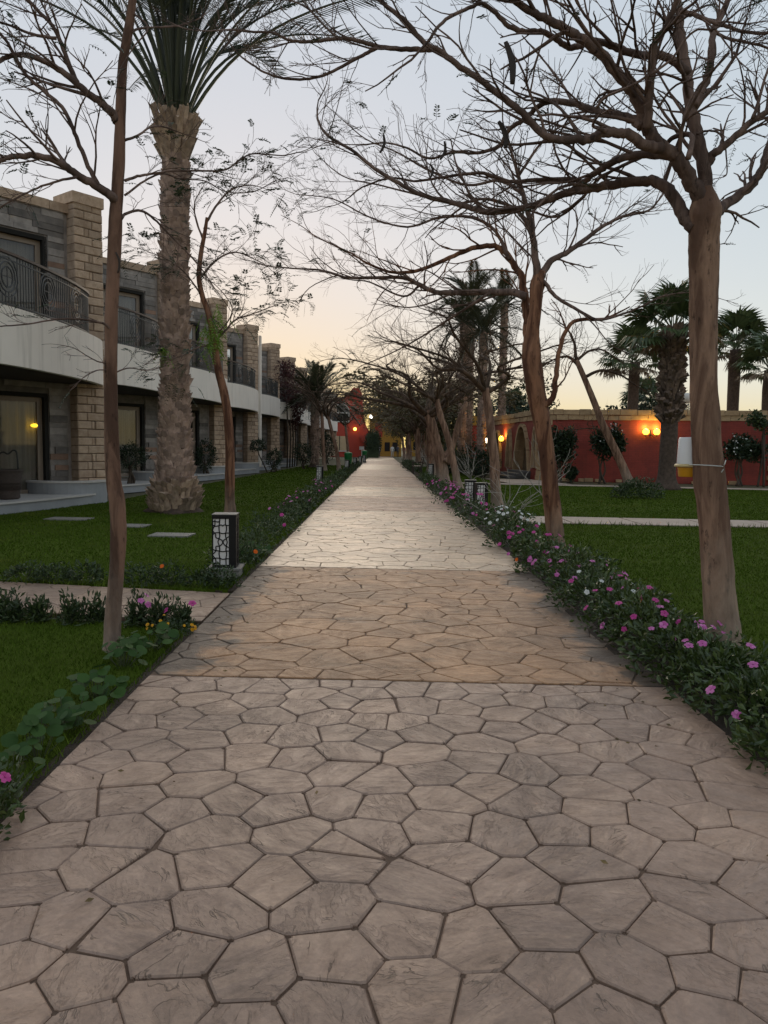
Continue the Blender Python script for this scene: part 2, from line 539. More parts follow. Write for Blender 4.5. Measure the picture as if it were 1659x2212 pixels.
for k in range(len(edges) - 1):
    a, b = edges[k], edges[k + 1]
    reg = [(XL, a[0] + .03), (XR, a[1] + .03), (XR, b[1]), (XL, b[0])]
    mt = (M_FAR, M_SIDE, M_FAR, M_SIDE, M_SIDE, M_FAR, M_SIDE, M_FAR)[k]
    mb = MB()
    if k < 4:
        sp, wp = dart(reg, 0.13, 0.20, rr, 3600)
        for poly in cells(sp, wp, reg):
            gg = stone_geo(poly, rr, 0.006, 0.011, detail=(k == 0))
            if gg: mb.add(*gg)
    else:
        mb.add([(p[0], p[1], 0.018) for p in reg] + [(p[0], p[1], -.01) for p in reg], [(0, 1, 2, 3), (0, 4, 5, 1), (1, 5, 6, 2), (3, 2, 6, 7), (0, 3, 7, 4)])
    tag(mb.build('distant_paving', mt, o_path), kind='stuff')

# ---- side path on the left, cross paths on the right
sp_poly = [(XL - .02, 6.42), (XL - .02, 7.66), (-9.5, 9.2), (-9.5, 7.75)]
side = MB().prism([sp_poly[i] for i in (3, 0, 1, 2)], -0.028, 0.0035).build('side_path', M_JOINT)
tag(side, 'narrow pinkish paved path branching off to the left', 'path', kind='structure')
regs = [sp_poly[i] for i in (3, 0, 1, 2)]
ss, ws = dart([(-9.5, 6.3), (XL, 6.3), (XL, 9.2), (-9.5, 9.2)], 0.14, 0.2, rr, 3000)
for poly in cells(ss, ws, regs):
    gg = stone_geo(poly, rr, 0.0050, 0.010)
    if gg: mesh_obj('paving_stone', gg[0], gg[1], M_SIDE, side)

def slab_path(name, pts, label, n):
    o = MB().prism(pts, -0.029, 0.006).build(name, M_JOINT)
    tag(o, label, 'path', kind='structure')
    a, b, c, d = [Vector(p) for p in pts]     # a-b near edge, d-c far edge
    for i in range(n):
        t0 = i / n + 0.0012; t1 = (i + 1) / n - 0.0012
        q = [a.lerp(b, t0), a.lerp(b, t1), d.lerp(c, t1), d.lerp(c, t0)]
        MB().prism([(v.x, v.y) for v in q], 0.0, 0.022).build('path_slab', M_CONC, o)
slab_path('cross_path', [(2.55, 15.45), (19, 14.3), (19, 15.75), (2.55, 16.95)], 'pale concrete walkway crossing the lawn', 12)
slab_path('wall_path', [(3.2, 32.1), (24, 28.7), (24, 29.6), (3.2, 33.1)], 'pale concrete strip along the far edge of the lawn', 14)
slab_path('entrance_path', [(5.6, 33.15), (8.2, 32.65), (7.4, 37.2), (5.2, 37.6)], 'pale apron before the arched entrance steps', 2)

# ---- lawns
lawns = []
def lawn(pts, label):
    o = MB().add([(p[0], p[1], 0.0) for p in pts] + [(p[0], p[1], -0.029) for p in pts],
                 [tuple(range(len(pts)))] + [(i, len(pts) + i, len(pts) + (i + 1) % len(pts), (i + 1) % len(pts)) for i in range(len(pts))]).build('lawn', M_LAWN)
    tag(o, label, 'lawn', kind='structure')
    lawns.append((o, pts))
lawn([(-9.5, -3.0), (-1.53, -3.0), (-1.54, 6.25), (-9.5, 7.6)], 'dark lawn in the near corner left of the path')
lawn([(-12, 9.7), (-1.55, 7.85), (-1.55, 60), (-5.5, 60), (-6.9, 20), (-12, 14.8)], 'lawn between the hotel terraces and the path')
lawn([(2.22, -3.0), (15, -3.0), (18, 14.35), (2.3, 15.4)], 'broad green lawn on the right before the walkway')
lawn([(2.35, 17.0), (18, 15.85), (20, 29.2), (2.6, 32.2)], 'lawn between the two walkways before the red wall')
lawn([(2.3, 33.3), (5.1, 33.1), (5.0, 60), (2.3, 60)], 'strip of lawn beside the far trees')
for nm, x0, x1, y0, y1 in (('left', -1.52, XL, -3.0, 6.25), ('left', -1.56, XL, 7.86, 60), ('right', XR, 2.3, -3.0, 32), ('right', XR, 2.30, 32, 60)):
    o = MB().box(x0 - 0.12, x1, y0, y1, -0.028, -0.004 if nm == 'left' else 0.008).build('soil_bed', M_SOIL)
    tag(o, 'dark soil bed along the %s kerb of the path from %d m on' % (nm, y0) if False else 'dark soil of the %s flower border%s' % (nm, ' near the camera' if y0 < 3 and y1 < 40 else ' beyond the side path'), 'flower bed', kind='structure')

nrg = np.random.default_rng(5)
def inside(pts, x, y):
    c = np.zeros(len(x), bool)
    n = len(pts)
    for i in range(n):
        x0, y0 = pts[i]; x1, y1 = pts[(i + 1) % n]
        k = ((y0 > y) != (y1 > y)) & (x < (x1 - x0) * (y - y0) / (y1 - y0 + 1e-12) + x0)
        c ^= k
    return c
def blades(pts, dens_fn, hmul=1.0):
    xs = [p[0] for p in pts]; ys = [p[1] for p in pts]
    x0, x1, y0, y1 = min(xs), max(xs), min(ys), max(ys)
    Vs = []
    yb = y0
    while yb < y1:
        step = 1.0 if yb < 12 else 3.0
        ye = min(yb + step, y1)
        d = math.hypot(0, (yb + ye) / 2)
        xm = max(x0, -0.72 * max(ye, 0) - 2.2); xM = min(x1, 0.72 * max(ye, 0) + 2.2)
        if xM > xm:
            dens, wd, h = dens_fn(d)
            n = int((xM - xm) * (ye - yb) * dens)
            x = nrg.uniform(xm, xM, n); y = nrg.uniform(yb, ye, n)
            k = inside(pts, x, y); x = x[k]; y = y[k]; n = len(x)
            if n:
                a = nrg.uniform(0, 2 * np.pi, n); w_ = wd * nrg.uniform(.6, 1.3, n); hh = h * nrg.uniform(.45, 1.25, n) * hmul
                lx = nrg.normal(0, .45, n) * hh; ly = nrg.normal(0, .45, n) * hh
                A = np.stack([x - np.cos(a) * w_, y - np.sin(a) * w_, np.zeros(n)], 1)
                B = np.stack([x + np.cos(a) * w_, y + np.sin(a) * w_, np.zeros(n)], 1)
                C = np.stack([x + lx, y + ly, hh], 1)
                Vs.append(np.stack([A, B, C], 1).reshape(-1, 3))
        yb = ye
    return np.concatenate(Vs) if Vs else np.zeros((0, 3))
def dens(d):
    if d < 6: return 4200, 0.0030, 0.026
    if d < 10: return 2000, 0.0046, 0.028
    if d < 18: return 800, 0.0085, 0.030
    if d < 34: return 300, 0.016, 0.032
    return 80, 0.035, 0.04
gl = ['short dark grass of the near left lawn', 'grass of the lawn before the hotel terraces', 'grass of the broad right lawn',
      'grass of the lawn before the red wall', 'grass beside the far trees']
for (o, pts), lb in zip(lawns, gl):
    V = blades(pts, dens)
    Fc = np.arange(len(V)).reshape(-1, 3)
    go = mesh_obj('grass', V, Fc, M_GRASS)
    tag(go, lb, 'grass', kind='stuff')

# ragged longer tufts where the mower does not reach, and a few fallen leaves on the stones
tv = [blades([(-1.60, 2), (-1.485, 2), (-1.485, 6.3), (-1.60, 6.3)], lambda d: (1500, .0035, .075)),
      blades([(-1.62, 7.9), (-1.49, 7.9), (-1.49, 30), (-1.62, 30)], lambda d: (500, .006, .08)),
      blades([(2.6, 15.30), (12, 14.68), (12, 14.80), (2.6, 15.46)], lambda d: (220, .010, .10)),
      blades([(2.6, 16.93), (12, 16.25), (12, 16.38), (2.6, 17.08)], lambda d: (220, .010, .10)),
      blades([(-9, 9.05), (-1.6, 7.66), (-1.6, 7.80), (-9, 9.2)], lambda d: (500, .006, .08)),
      blades([(-9, 7.55), (-1.6, 6.28), (-1.6, 6.42), (-9, 7.7)], lambda d: (600, .005, .08))]
tv = np.concatenate(tv)
tag(mesh_obj('edge_grass', tv, np.arange(len(tv)).reshape(-1, 3), M_GRASS), 'ragged grass tufts along the kerbs', 'grass', kind='stuff')
lv = MB(); rl = random.Random(8)
for i in range(110):
    x = rl.choice((rl.uniform(XL, -.9), rl.uniform(1.2, XR), rl.uniform(XL, XR))); y = 2.2 + 12 * rl.random() ** 1.5
    a = rl.uniform(0, 6.28); L = rl.uniform(.007, .018); c, s_ = math.cos(a), math.sin(a)
    q = [(-L, 0, .004), (0, -L * .4, .010), (L, 0, .006), (0, L * .4, .002)]
    lv.add([(x + u * c - v_ * s_, y + u * s_ + v_ * c, .019 + w_) for u, v_, w_ in q], [(0, 1, 2, 3)])
tag(lv.build('fallen_leaves', pmat('dry_leaf', (0.16, 0.10, 0.04), (0.07, 0.05, 0.02), 30, .8, isl=.5)), 'few dry leaves scattered on the paving', 'leaves', kind='stuff')
# ================================================================ hotel row on the left
M_SLATE = pmat('slate_cladding', (0.29, 0.255, 0.235), (0.165, 0.147, 0.138), 5, 0.75, 0.5, 30, 0.01, isl=0.45)
M_RUST = pmat('rusty_slate', (0.34, 0.21, 0.15), (0.22, 0.135, 0.10), 5, 0.75, 0.5, 30, 0.01, isl=0.3)
M_TAN = pmat('tan_rubble_stone', (0.54, 0.40, 0.295), (0.37, 0.255, 0.18), 7, 0.85, 0.9, 28, 0.02, isl=0.18)
M_MORTAR = pmat('dark_mortar', (0.085, 0.06, 0.045), None, 10, 0.95)
def _render_mat():
    m = NT('white_render')
    c = m.ramp(m.noise(0.8, 5, .6), [(0.3, (0.86, 0.775, 0.70)), (0.7, (0.79, 0.705, 0.635))])
    st = m.noise(3.0, 6, 0.65, stretch=(1.6, 1.6, 0.12))      # rain streaks
    c = m.mix(m.ramp(st, [(0.52, 0.0), (0.72, 0.45)]), c, (0.42, 0.36, 0.31))
    m.col(c); m.set(Roughness=.85); m.bump(m.noise(60, 4, .6), .15, .004)
    return m.m
M_RENDER = _render_mat()
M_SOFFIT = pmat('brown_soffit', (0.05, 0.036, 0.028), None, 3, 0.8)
M_IRON = pmat('black_iron', (0.022, 0.024, 0.026), (0.035, 0.035, 0.036), 8, 0.5, spec=0.5)
M_RAILTOP = pmat('brown_rail_top', (0.10, 0.062, 0.045), None, 8, 0.5)
M_FRAME = pmat('beige_door_frame', (0.30, 0.235, 0.185), (0.26, 0.20, 0.155), 3, 0.5)
M_CURTAIN = pmat('pale_curtain', (0.60, 0.55, 0.51), (0.42, 0.385, 0.36), 3.5, 0.9, stretch=(5, 5, 0.15))
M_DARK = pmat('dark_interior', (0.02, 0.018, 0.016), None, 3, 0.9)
M_MARBLE = pmat('grey_marble', (0.60, 0.56, 0.53), (0.5, 0.47, 0.45), 2.5, 0.45)
M_PLASTER = pmat('bluish_plaster', (0.34, 0.345, 0.36), (0.27, 0.275, 0.29), 2.0, 0.8, 0.2, 50)
M_FLOORT = pmat('terrace_tile', (0.22, 0.19, 0.165), (0.18, 0.155, 0.135), 3, 0.6)
def _glass():
    m = NT('door_glass')
    m.t.nodes.remove(m.b)
    gl = m.n('BsdfGlossy'); gl.inputs['Roughness'].default_value = 0.02; gl.inputs['Color'].default_value = (0.55, 0.55, 0.58, 1)
    tr = m.n('BsdfTransparent'); tr.inputs['Color'].default_value = (0.80, 0.80, 0.78, 1)
    fr = m.n('Fresnel'); fr.inputs['IOR'].default_value = 1.55
    mx = m.n('MixShader'); m.l(fr.outputs[0], mx.inputs[0]); m.l(tr.outputs[0], mx.inputs[1]); m.l(gl.outputs[0], mx.inputs[2])
    m.l(mx.outputs[0], m.t.nodes['Material Output'].inputs[0])
    return m.m
M_GLASS = _glass()

WD = Vector((0.62, 0.785, 0)).normalized()       # along a bay wall, away from the camera
WN = Vector((WD.y, -WD.x, 0))                     # out of the wall, towards the path
def wp(s, o, z): return Vector((0, 0, 0)) - WD * s + WN * o + Vector((0, 0, z))
def wbox(mb, s0, s1, o0, o1, z0, z1):
    V = [wp(s, o, z) for z in (z0, z1) for s, o in ((s0, o0), (s0, o1), (s1, o1), (s1, o0))]
    mb.add(V, [(3,2,1,0),(4,5,6,7),(0,1,5,4),(1,2,6,5),(2,3,7,6),(3,0,4,7)])

rb = random.Random(11)
LEN, ZTOP, ZF = 6.4, 7.28, 0.25
DOORS = [(1.25, 4.25, ZF, 2.68), (1.2, 4.1, 4.0, 6.42)]
wall_mb = MB()
wbox(wall_mb, 0.3, 1.25, -0.4, 0, 0, ZTOP - .2)
wbox(wall_mb, 4.25, LEN, -0.4, 0, 0, ZTOP - .2)
wbox(wall_mb, 1.25, 4.25, -0.4, 0, 2.68, 4.0)
wbox(wall_mb, 1.25, 4.25, -0.4, 0, 6.42, ZTOP - .2)
wall_mb.prism([(-4.2, -5.4), (-0.35, -7.55), (-0.45, -7.3), (-4.1, -5.0)], 0, ZTOP - .3)
# room behind
room_mb = MB()
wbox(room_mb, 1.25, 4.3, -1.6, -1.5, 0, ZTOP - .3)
clad, rust = MB(), MB()
z = 0.02
while z < ZTOP - 0.22:
    h = rb.choice((0.13, 0.15, 0.17)); s = 0.75 + rb.uniform(-.2, 0)
    s = max(s, 0.78)
    while s < LEN:
        L = rb.uniform(0.3, 0.85); e = min(s + L, LEN)
        ok = True
        for (a, b, c, d) in DOORS:
            if z + h > c + .01 and z < d - .01:
                if s < a < e: e = a
                if a <= s < b: ok = False; e = b
        if ok and e - s > 0.04:
            wbox(rust if rb.random() < 0.07 else clad, s, e - 0.008, 0.003, rb.uniform(0.02, 0.055), z, z + h - 0.007)
        s = e
    z += h
cop = MB()
s = 0.05
while s < LEN:
    e = s + rb.uniform(.5, .75)
    wbox(cop, s, min(e, LEN) - .01, -0.42, 0.09, ZTOP - .2, ZTOP + rb.uniform(-.02, .02)); s = e

PZ = 7.58
core = MB(); wbox(core, -0.06, 0.66, 0.0, 0.31, 0, PZ - .26)
wbox(core, -0.06, 0.66, -0.5, 0.0, 0, PZ - .26)
brick_defs = []                                   # (s0, s1, o0, o1, z0, z1)
z = 0.0; row = 0
while z < PZ - 0.3:
    h = 0.205
    cuts = [-.09, 0.2, 0.69] if row % 2 else [-.09, 0.42, 0.69]
    if rb.random() < .4: cuts = sorted(cuts + [cuts[1] + (.1 if row % 2 else -.12)])
    for a, b in zip(cuts[:-1], cuts[1:]):
        brick_defs.append((a, b - .012, 0.05 if b < .6 else 0.0, 0.335 + rb.uniform(-.012, .02), z, z + h - .014))
    z += h; row += 1
capb = MB(); wbox(capb, -.12, 0.72, -.52, 0.37, PZ - .26, PZ)
def brick_mesh(d):
    a, b, o0, o1, z0, z1 = d
    mb = MB(); bv = 0.018
    V = [wp(s, o, z) for (s, o, z) in (
        (a, o0, z0), (b, o0, z0), (b, o0, z1), (a, o0, z1),
        (a, o1 - bv, z0), (b, o1 - bv, z0), (b, o1 - bv, z1), (a, o1 - bv, z1),
        (a + bv, o1, z0 + bv), (b - bv, o1, z0 + bv), (b - bv, o1, z1 - bv), (a + bv, o1, z1 - bv))]
    Fc = [(3,2,1,0), (8,9,10,11)]
    for u, v in ((0, 4), (4, 8)):
        Fc += [(u+i, u+(i+1) % 4, v+(i+1) % 4, v+i) for i in range(4)]
    mb.add(V, Fc)
    return mb
all_bricks = MB()
for d in brick_defs:
    b = brick_mesh(d); all_bricks.add(b.v, b.f)

curve = spline([(-.62, -7.1), (-.22, -6.7), (.16, -5.9), (.38, -4.8), (.50, -3.4), (.52, -2.2), (.45, -1.0), (.30, -.2), (.06, .18), (-.35, .34)], 6)
def strip(mb, pts, off, th, z0, z1):
    """upright curved wall along a plan curve"""
    n = len(pts); A = []; B = []
    for i in range(n):
        t = np.array(pts[min(i+1, n-1)]) - np.array(pts[max(i-1, 0)]); t /= np.linalg.norm(t)
        nrm = np.array([t[1], -t[0]])
        p = np.array(pts[i])
        A.append(p + nrm * off); B.append(p + nrm * (off - th))
    V = [(p[0], p[1], z) for q in (A, B) for z in (z0, z1) for p in q]
    Fc = []
    for i in range(n - 1):
        Fc += [(i, i+1, n+i+1, n+i), (2*n+i+1, 2*n+i, 3*n+i, 3*n+i+1), (n+i, n+i+1, 3*n+i+1, 3*n+i), (i+1, i, 2*n+i, 2*n+i+1)]
    Fc += [(0, n, 3*n, 2*n), (n-1, 3*n-1, 4*n-1, 2*n-1)]
    mb.add(V, Fc)
ZB0, ZB1, ZR = 2.95, 4.05, 5.06
band = MB(); strip(band, curve, 0, 0.14, ZB0, ZB1)
slab = MB()
inner = [(p[0] - .15, p[1]) for p in curve]
poly = [(-4.0, -5.2)] + [(-.85, -7.0)] + inner[2:-3] + [(-.1, 0.2)]
slab.prism(poly, ZB0 + .004, ZB0 + .2)
rail = MB(); railtop = MB()
rc = spline([(-.68, -7.0), (-.28, -6.6), (.08, -5.85), (.30, -4.75), (.42, -3.4), (.43, -2.3), (.33, -1.25), (.08, -.78), (-.25, -.62)], 14)
cum = [0]
for a, b in zip(rc[:-1], rc[1:]): cum.append(cum[-1] + float(np.linalg.norm(np.array(b) - np.array(a))))
def rpt(d):
    i = int(np.searchsorted(cum, d)); i = min(max(i, 1), len(cum) - 1)
    t = (d - cum[i-1]) / (cum[i] - cum[i-1] + 1e-9)
    p = np.array(rc[i-1]) * (1 - t) + np.array(rc[i]) * t
    return p
def rp3(d, z): p = rpt(d); return Vector((p[0], p[1], z))
TOT = cum[-1]
for zz, hh in ((ZB1 + .06, .03), (ZR - .12, .025)):
    for i in range(0, len(rc) - 2, 2):
        rail.bar((*rc[i], zz), (*rc[min(i+2, len(rc)-1)], zz), .025, hh)
for i in range(0, len(rc) - 2, 2):
    railtop.bar((*rc[i], ZR), (*rc[min(i+2, len(rc)-1)], ZR), .07, .05)
motifs = [k * 1.45 + .75 for k in range(5)]
d = 0.05
while d < TOT:
    mdist = min(abs(d - m) for m in motifs)
    if mdist > .30:
        rail.bar(rp3(d, ZB1), rp3(d, ZR - .03), .018, .018)
    else:
        rail.bar(rp3(d, ZB1), rp3(d, ZB1 + .22 + .25 * (.30 - mdist)), .018, .018)
    d += .095
for m in motifs:
    zc = ZB1 + .56
    for r_ in (.33, .25, .17):
        pts = []
        for k in range(13):
            a = math.pi / 8 + 2 * math.pi * k / 12
            if m + r_ * math.cos(a) > TOT: continue
            pts.append(rp3(max(0.01, m + r_ * math.cos(a)), zc + r_ * 1.15 * math.sin(a)))
        for a, b in zip(pts[:-1], pts[1:]): rail.bar(a, b, .02, .022)
    rail.bar(rp3(m - .17, zc), rp3(m + .17, zc), .015, .015)
    rail.bar(rp3(m, zc - .2), rp3(m, zc + .2), .015, .015)

def door_meshes(a, b, c, d):
    fr = MB(); pa = MB(); cu = MB(); rv = MB()
    o = -0.16
    wbox(fr, a + .10, a + .22, o - .05, o + .03, c + .03, d - .10)
    wbox(fr, b - .22, b - .10, o - .05, o + .03, c + .03, d - .10)
    wbox(fr, a + .10, b - .10, o - .052, o + .032, d - .22, d - .10)
    wbox(fr, a + .10, b - .10, o - .052, o + .034, c + .0, c + .09)
    mid = (a + b) / 2
    wbox(fr, mid - .05, mid + .05, o - .048, o + .036, c + .05, d - .12)
    wbox(pa, a + .2, b - .2, o - .012, o - .004, c + .08, d - .2)
    n = 60
    pts = [wp(a + .16 + (b - a - .32) * i / n, o - .16 + .035 * math.sin(i * 1.25) + .01 * math.sin(i * .37), 0) for i in range(n + 1)]
    V = [(p.x, p.y, zz) for zz in (c + .04, d - .12) for p in pts]
    cu.add(V, [(i, i + 1, n + 2 + i, n + 1 + i) for i in range(n)])
    wbox(rv, a, a + .10, -.4, -.0, c, d - .0); wbox(rv, b - .10, b, -.4, 0, c, d); wbox(rv, a + .1, b - .1, -.4, -.002, d - .10, d)
    return fr, pa, cu, rv
door_m = []
for D in DOORS:
    fr, pa, cu, rv = door_meshes(*D)
    door_m.append((fr, pa, cu, rv))

pcurve = spline([(-2.7, -6.4), (-1.6, -5.9), (-.6, -4.7), (-.10, -3.2), (.14, -2.0), (.30, -1.0), (.38, -.4)], 6)
pat = MB(); pat.prism([(-4.0, -5.4)] + [tuple(p) for p in pcurve] + [(.1, .2), (-.1, .2)], 0.0, ZF - .04)
ptop = MB(); ptop.prism([(-4.0, -5.4)] + [(p[0] + .03, p[1] - .03) for p in pcurve] + [(.1, .2), (-.1, .2)], ZF - .04, ZF)
arc = [(-.55 + .98 * math.cos(a), -.55 + .98 * math.sin(a)) for a in np.linspace(R(-135), R(12), 18)]
plw = MB(); strip(plw, arc, 0, .2, 0.0, .52)
plc = MB(); strip(plc, arc, .03, .27, .52, .565)

hotel = empty('hotel_building', (-7.35, 20, 0))
tag(hotel, 'long two-storey hotel row with curved white balconies and tan stone pillars', 'building')
bays = [(20 + 7.4 * k, (0, .10, .22, .42, .63, .8, 1.0, 1.2, 1.4, 1.6, 1.8, 2.0)[k], (0, .15, .28, .3, .3, .3, .3, .3, .3, .3, .3, .3)[k]) for k in range(11)]
shared = {}
def bay_part(name, mb, mat, off, parent=hotel, smooth=False, key=None):
    key = key or name
    if key not in shared:
        o = mb.build(name, mat, parent, smooth); shared[key] = o.data
    else:
        o = inst(name, shared[key], parent)
    o.location = off
    return o
Z3 = (0, 0, 0)
for k, (y, dx, dz) in enumerate(bays):
    off = (dx, y - 20, dz - 0.0)
    wl = bay_part('wall', wall_mb, M_SLATE, off)
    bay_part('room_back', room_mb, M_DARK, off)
    tag(bay_part('cladding', clad, M_SLATE, Z3, wl), kind='stuff')
    tag(bay_part('rusty_cladding', rust, M_RUST, Z3, wl), kind='stuff')
    bay_part('coping', cop, M_TAN, Z3, wl)
    pl = bay_part('pillar', core, M_MORTAR, off)
    bay_part('pillar_cap', capb, M_TAN, Z3, pl)
    if k in (0, 2):
        for i, d in enumerate(brick_defs):
            bay_part('brick', brick_mesh(d), M_TAN, Z3, pl, key='brick%d' % i)
    else:
        tag(bay_part('bricks', all_bricks, M_TAN, Z3, pl), kind='stuff')
    bl = bay_part('balcony', band, M_RENDER, off)
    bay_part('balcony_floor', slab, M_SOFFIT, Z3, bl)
    bay_part('railing', rail, M_IRON, Z3, bl)
    bay_part('rail_top', railtop, M_RAILTOP, Z3, bl)
    for j, (fr, pa, cu, rv) in enumerate(door_m):
        d = bay_part('terrace_door', fr, M_FRAME, off, key='door%d' % j)
        bay_part('pane', pa, M_GLASS, Z3, d, key='pane%d' % j)
        bay_part('curtain', cu, M_CURTAIN, Z3, d, smooth=True, key='curtain%d' % j)
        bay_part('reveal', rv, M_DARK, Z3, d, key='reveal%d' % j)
    if k < 6:
        pt = bay_part('terrace', pat, M_PLASTER, (dx, y - 20, 0))
        bay_part('terrace_top', ptop, M_MARBLE, Z3, pt)
        pw = bay_part('planter_wall', plw, M_PLASTER, (dx, y - 20, 0))
        bay_part('planter_cap', plc, M_MARBLE, Z3, pw)
# downspout-like white fin by the fourth pillar and plain end block
fin = MB().box(.30, .42, .05, .40, 0, 7.1).build('white_fin', M_RENDER, hotel); fin.location = (bays[3][1], bays[3][0] - 20, .3)

# interior lamp seen through the first glass door
lp = hotel.location + wp(1.50, -0.21, 0) 
il = empty('room_lamp', (lp.x, lp.y, 1.9))
tag(il, 'glowing yellow oval lamp behind the nearest glass terrace door', 'lamp')
M_LAMP = emit('warm_bulb', (1.0, 0.62, 0.03), 0.55)
MB().lathe([(0.001, -.045), (.05, -.04), (.085, -.02), (.092, 0), (.085, .02), (.05, .04), (.001, .045)], 18).build('shade', M_LAMP, il, True)
MB().tube([(0, 0, .045), (0, 0, .75)], .006, 5).build('cord', M_IRON, il)

# wicker basket on the terrace
M_WICKER = pmat('brown_wicker', (0.085, 0.062, 0.052), (0.045, 0.034, 0.03), 40, 0.8, 0.9, 120, 0.01)
bp = G(14, 1078, ZF)
bk = empty('wicker_basket', (bp.x, bp.y, ZF))
tag(bk, 'round brown wicker basket with a black looped handle on the terrace', 'basket')
bm = MB(); prof = [(.24, 0), (.27, .02)]
for i in range(1, 15):
    zz = .02 + i * .04; prof.append((.27 + .055 * i / 14 + (.006 if i % 2 else -.004), zz))
prof += [(.335, .60), (.35, .62), (.35, .65), (.31, .65), (.30, .2), (.05, .18)]
bm.lathe(prof, 28).build('body', M_WICKER, bk, True)
hd = spline([(-.16, 0, .62), (-.17, .0, .92), (-.05, 0, 1.02), (.06, 0, .98), (.17, 0, 1.06), (.25, 0, 1.0), (.27, 0, .64)], 5)
MB().tube([tuple(p) for p in hd], .018, 7).build('handle', M_IRON, bk, True)
# ================================================================ red garden building on the right
def _red():
    m = NT('red_painted_brick')
    c = m.ramp(m.noise(1.3, 6, 0.65), [(0.3, (0.33, 0.046, 0.030)), (0.7, (0.22, 0.030, 0.021))])
    c = m.mix(m.ramp(m.noise(2.2, 6, .7, stretch=(1, 1, .25)), [(0.56, 0), (0.72, .5)]), c, (0.13, 0.03, 0.022))
    br = m.n('TexBrick'); br.inputs['Scale'].default_value = 1.0
    br.inputs['Brick Width'].default_value = 0.26; br.inputs['Row Height'].default_value = 0.085; br.inputs['Mortar Size'].default_value = 0.006
    br.inputs['Color1'].default_value = (1, 1, 1, 1); br.inputs['Color2'].default_value = (.8, .8, .8, 1); br.inputs['Mortar'].default_value = (.35, .35, .35, 1)
    cb = m.n('CombineXYZ'); sp = m.n('SeparateXYZ'); ad = m.n('Math', operation='ADD')
    m.l(m.pos(), sp.inputs[0]); m.l(sp.outputs[0], ad.inputs[0]); m.l(sp.outputs[1], ad.inputs[1])
    m.l(ad.outputs[0], cb.inputs[0]); m.l(sp.outputs[2], cb.inputs[1]); m.l(cb.outputs[0], br.inputs['Vector'])
    c = m.mix(0.55, c, br.outputs['Color'], 'MULTIPLY')
    m.col(c); m.set(Roughness=0.7)
    m.bump(br.outputs['Color'], 0.5, 0.012)
    return m.m
M_RED = _red()
M_SAND = pmat('sand_stone_block', (0.46, 0.315, 0.185), (0.33, 0.215, 0.12), 4, 0.85, 0.8, 22, 0.02, isl=0.15)
M_GREYSTEP = pmat('grey_step', (0.13, 0.12, 0.12), None, 4, 0.7)
M_TANWALL = pmat('tan_passage_wall', (0.50, 0.37, 0.23), (0.42, 0.30, 0.19), 2, 0.85)

C0 = Vector((7.75, 36.6, 0)); CR_ = Vector((24.0, 33.9, 0)); CL_ = Vector((6.78, 48.7, 0))
HW = 3.15
red = empty('red_garden_building', C0)
tag(red, 'low red brick building with sandstone coping and arched entrance', 'building')
def wall_frame(a, b):
    t = (b - a); L = t.length; t.normalize()
    return a, t, L
def along(a, t, nrm, s, o, z): return a - C0 + t * s + nrm * o + Vector((0, 0, z))
FT = (CR_ - C0).normalized(); FN = Vector((FT.y, -FT.x, 0)); FL = (CR_ - C0).length     # front wall, normal to camera
if FN.y > 0: FN = -FN
def fbox(mb, s0, s1, o0, o1, z0, z1, a=C0, t=FT, nn=FN):
    V = [along(a, t, nn, s, o, z) for z in (z0, z1) for s, o in ((s0, o0), (s1, o0), (s1, o1), (s0, o1))]
    mb.add(V, [(3,2,1,0),(4,5,6,7),(0,1,5,4),(1,2,6,5),(2,3,7,6),(3,0,4,7)])
fw_ = MB(); fbox(fw_, 0.0, FL, -0.4, 0, -.02, HW); fw_.build('front_wall', M_RED, red)
# arcade wall running away from the corner
LT = (CL_ - C0).normalized(); LN = Vector((-LT.y, LT.x, 0)); LL = (CL_ - C0).length
if LN.x > 0: LN = -LN
arches = [(.55, 1.5, .55, 2.55), (2.1, 5.0, 0.36, 2.72), (5.7, 6.7, .45, 2.5), (8.1, 9.9, .35, 2.5), (10.5, 11.6, .4, 2.4)]
aw = MB(); revs = []; trim = []
def arch_z(u, z0, z1): return z0 + (z1 - z0) * (1 - abs(2 * u - 1) ** 2.3) ** 0.75
N = 12
s_prev = 0.0
for (a, b, z0, z1) in arches:
    fbox(aw, s_prev, a, -.4, 0, -.02, HW, t=LT, nn=LN)
    fbox(aw, a, b, -.4, 0, -.02, z0 - .02, t=LT, nn=LN)
    pv_ = [along(C0, LT, LN, a + (b - a) * i / N, o, arch_z(i / N, z0, z1)) for i in range(N + 1) for o in (0, -.4)]
    revs.append(MB().add(pv_, [(2*i + 1, 2*i + 3, 2*i + 2, 2*i) for i in range(N)]))
    for i in range(N):
        u0, u1 = i / N, (i + 1) / N
        sa, sb = a + (b - a) * u0, a + (b - a) * u1
        za, zb = arch_z(u0, z0, z1), arch_z(u1, z0, z1)
        V = [along(C0, LT, LN, s, o, z) for (s, o, z) in ((sa, 0, za), (sb, 0, zb), (sb, 0, HW), (sa, 0, HW), (sa, -.4, za), (sb, -.4, zb), (sb, -.4, HW), (sa, -.4, HW))]
        aw.add(V, [(0, 1, 2, 3), (5, 4, 7, 6)])
        trim.append((sa, za, sb, zb))
    s_prev = b
fbox(aw, s_prev, LL, -.4, 0, -.02, HW, t=LT, nn=LN)
arc_o = aw.build('arcade_wall', M_RED, red)
for rv_ in revs: rv_.build('arch_reveal', M_SAND, arc_o)
for (sa, za, sb, zb) in trim:
    A = along(C0, LT, LN, sa, .05, za); B = along(C0, LT, LN, sb, .05, zb)
    dn = Vector((0, 0, 1)).cross(LN)
    MB().bar(A, B + (B - A).normalized() * -.02, .16, .20, up=LN).build('arch_stone', M_SAND, arc_o)
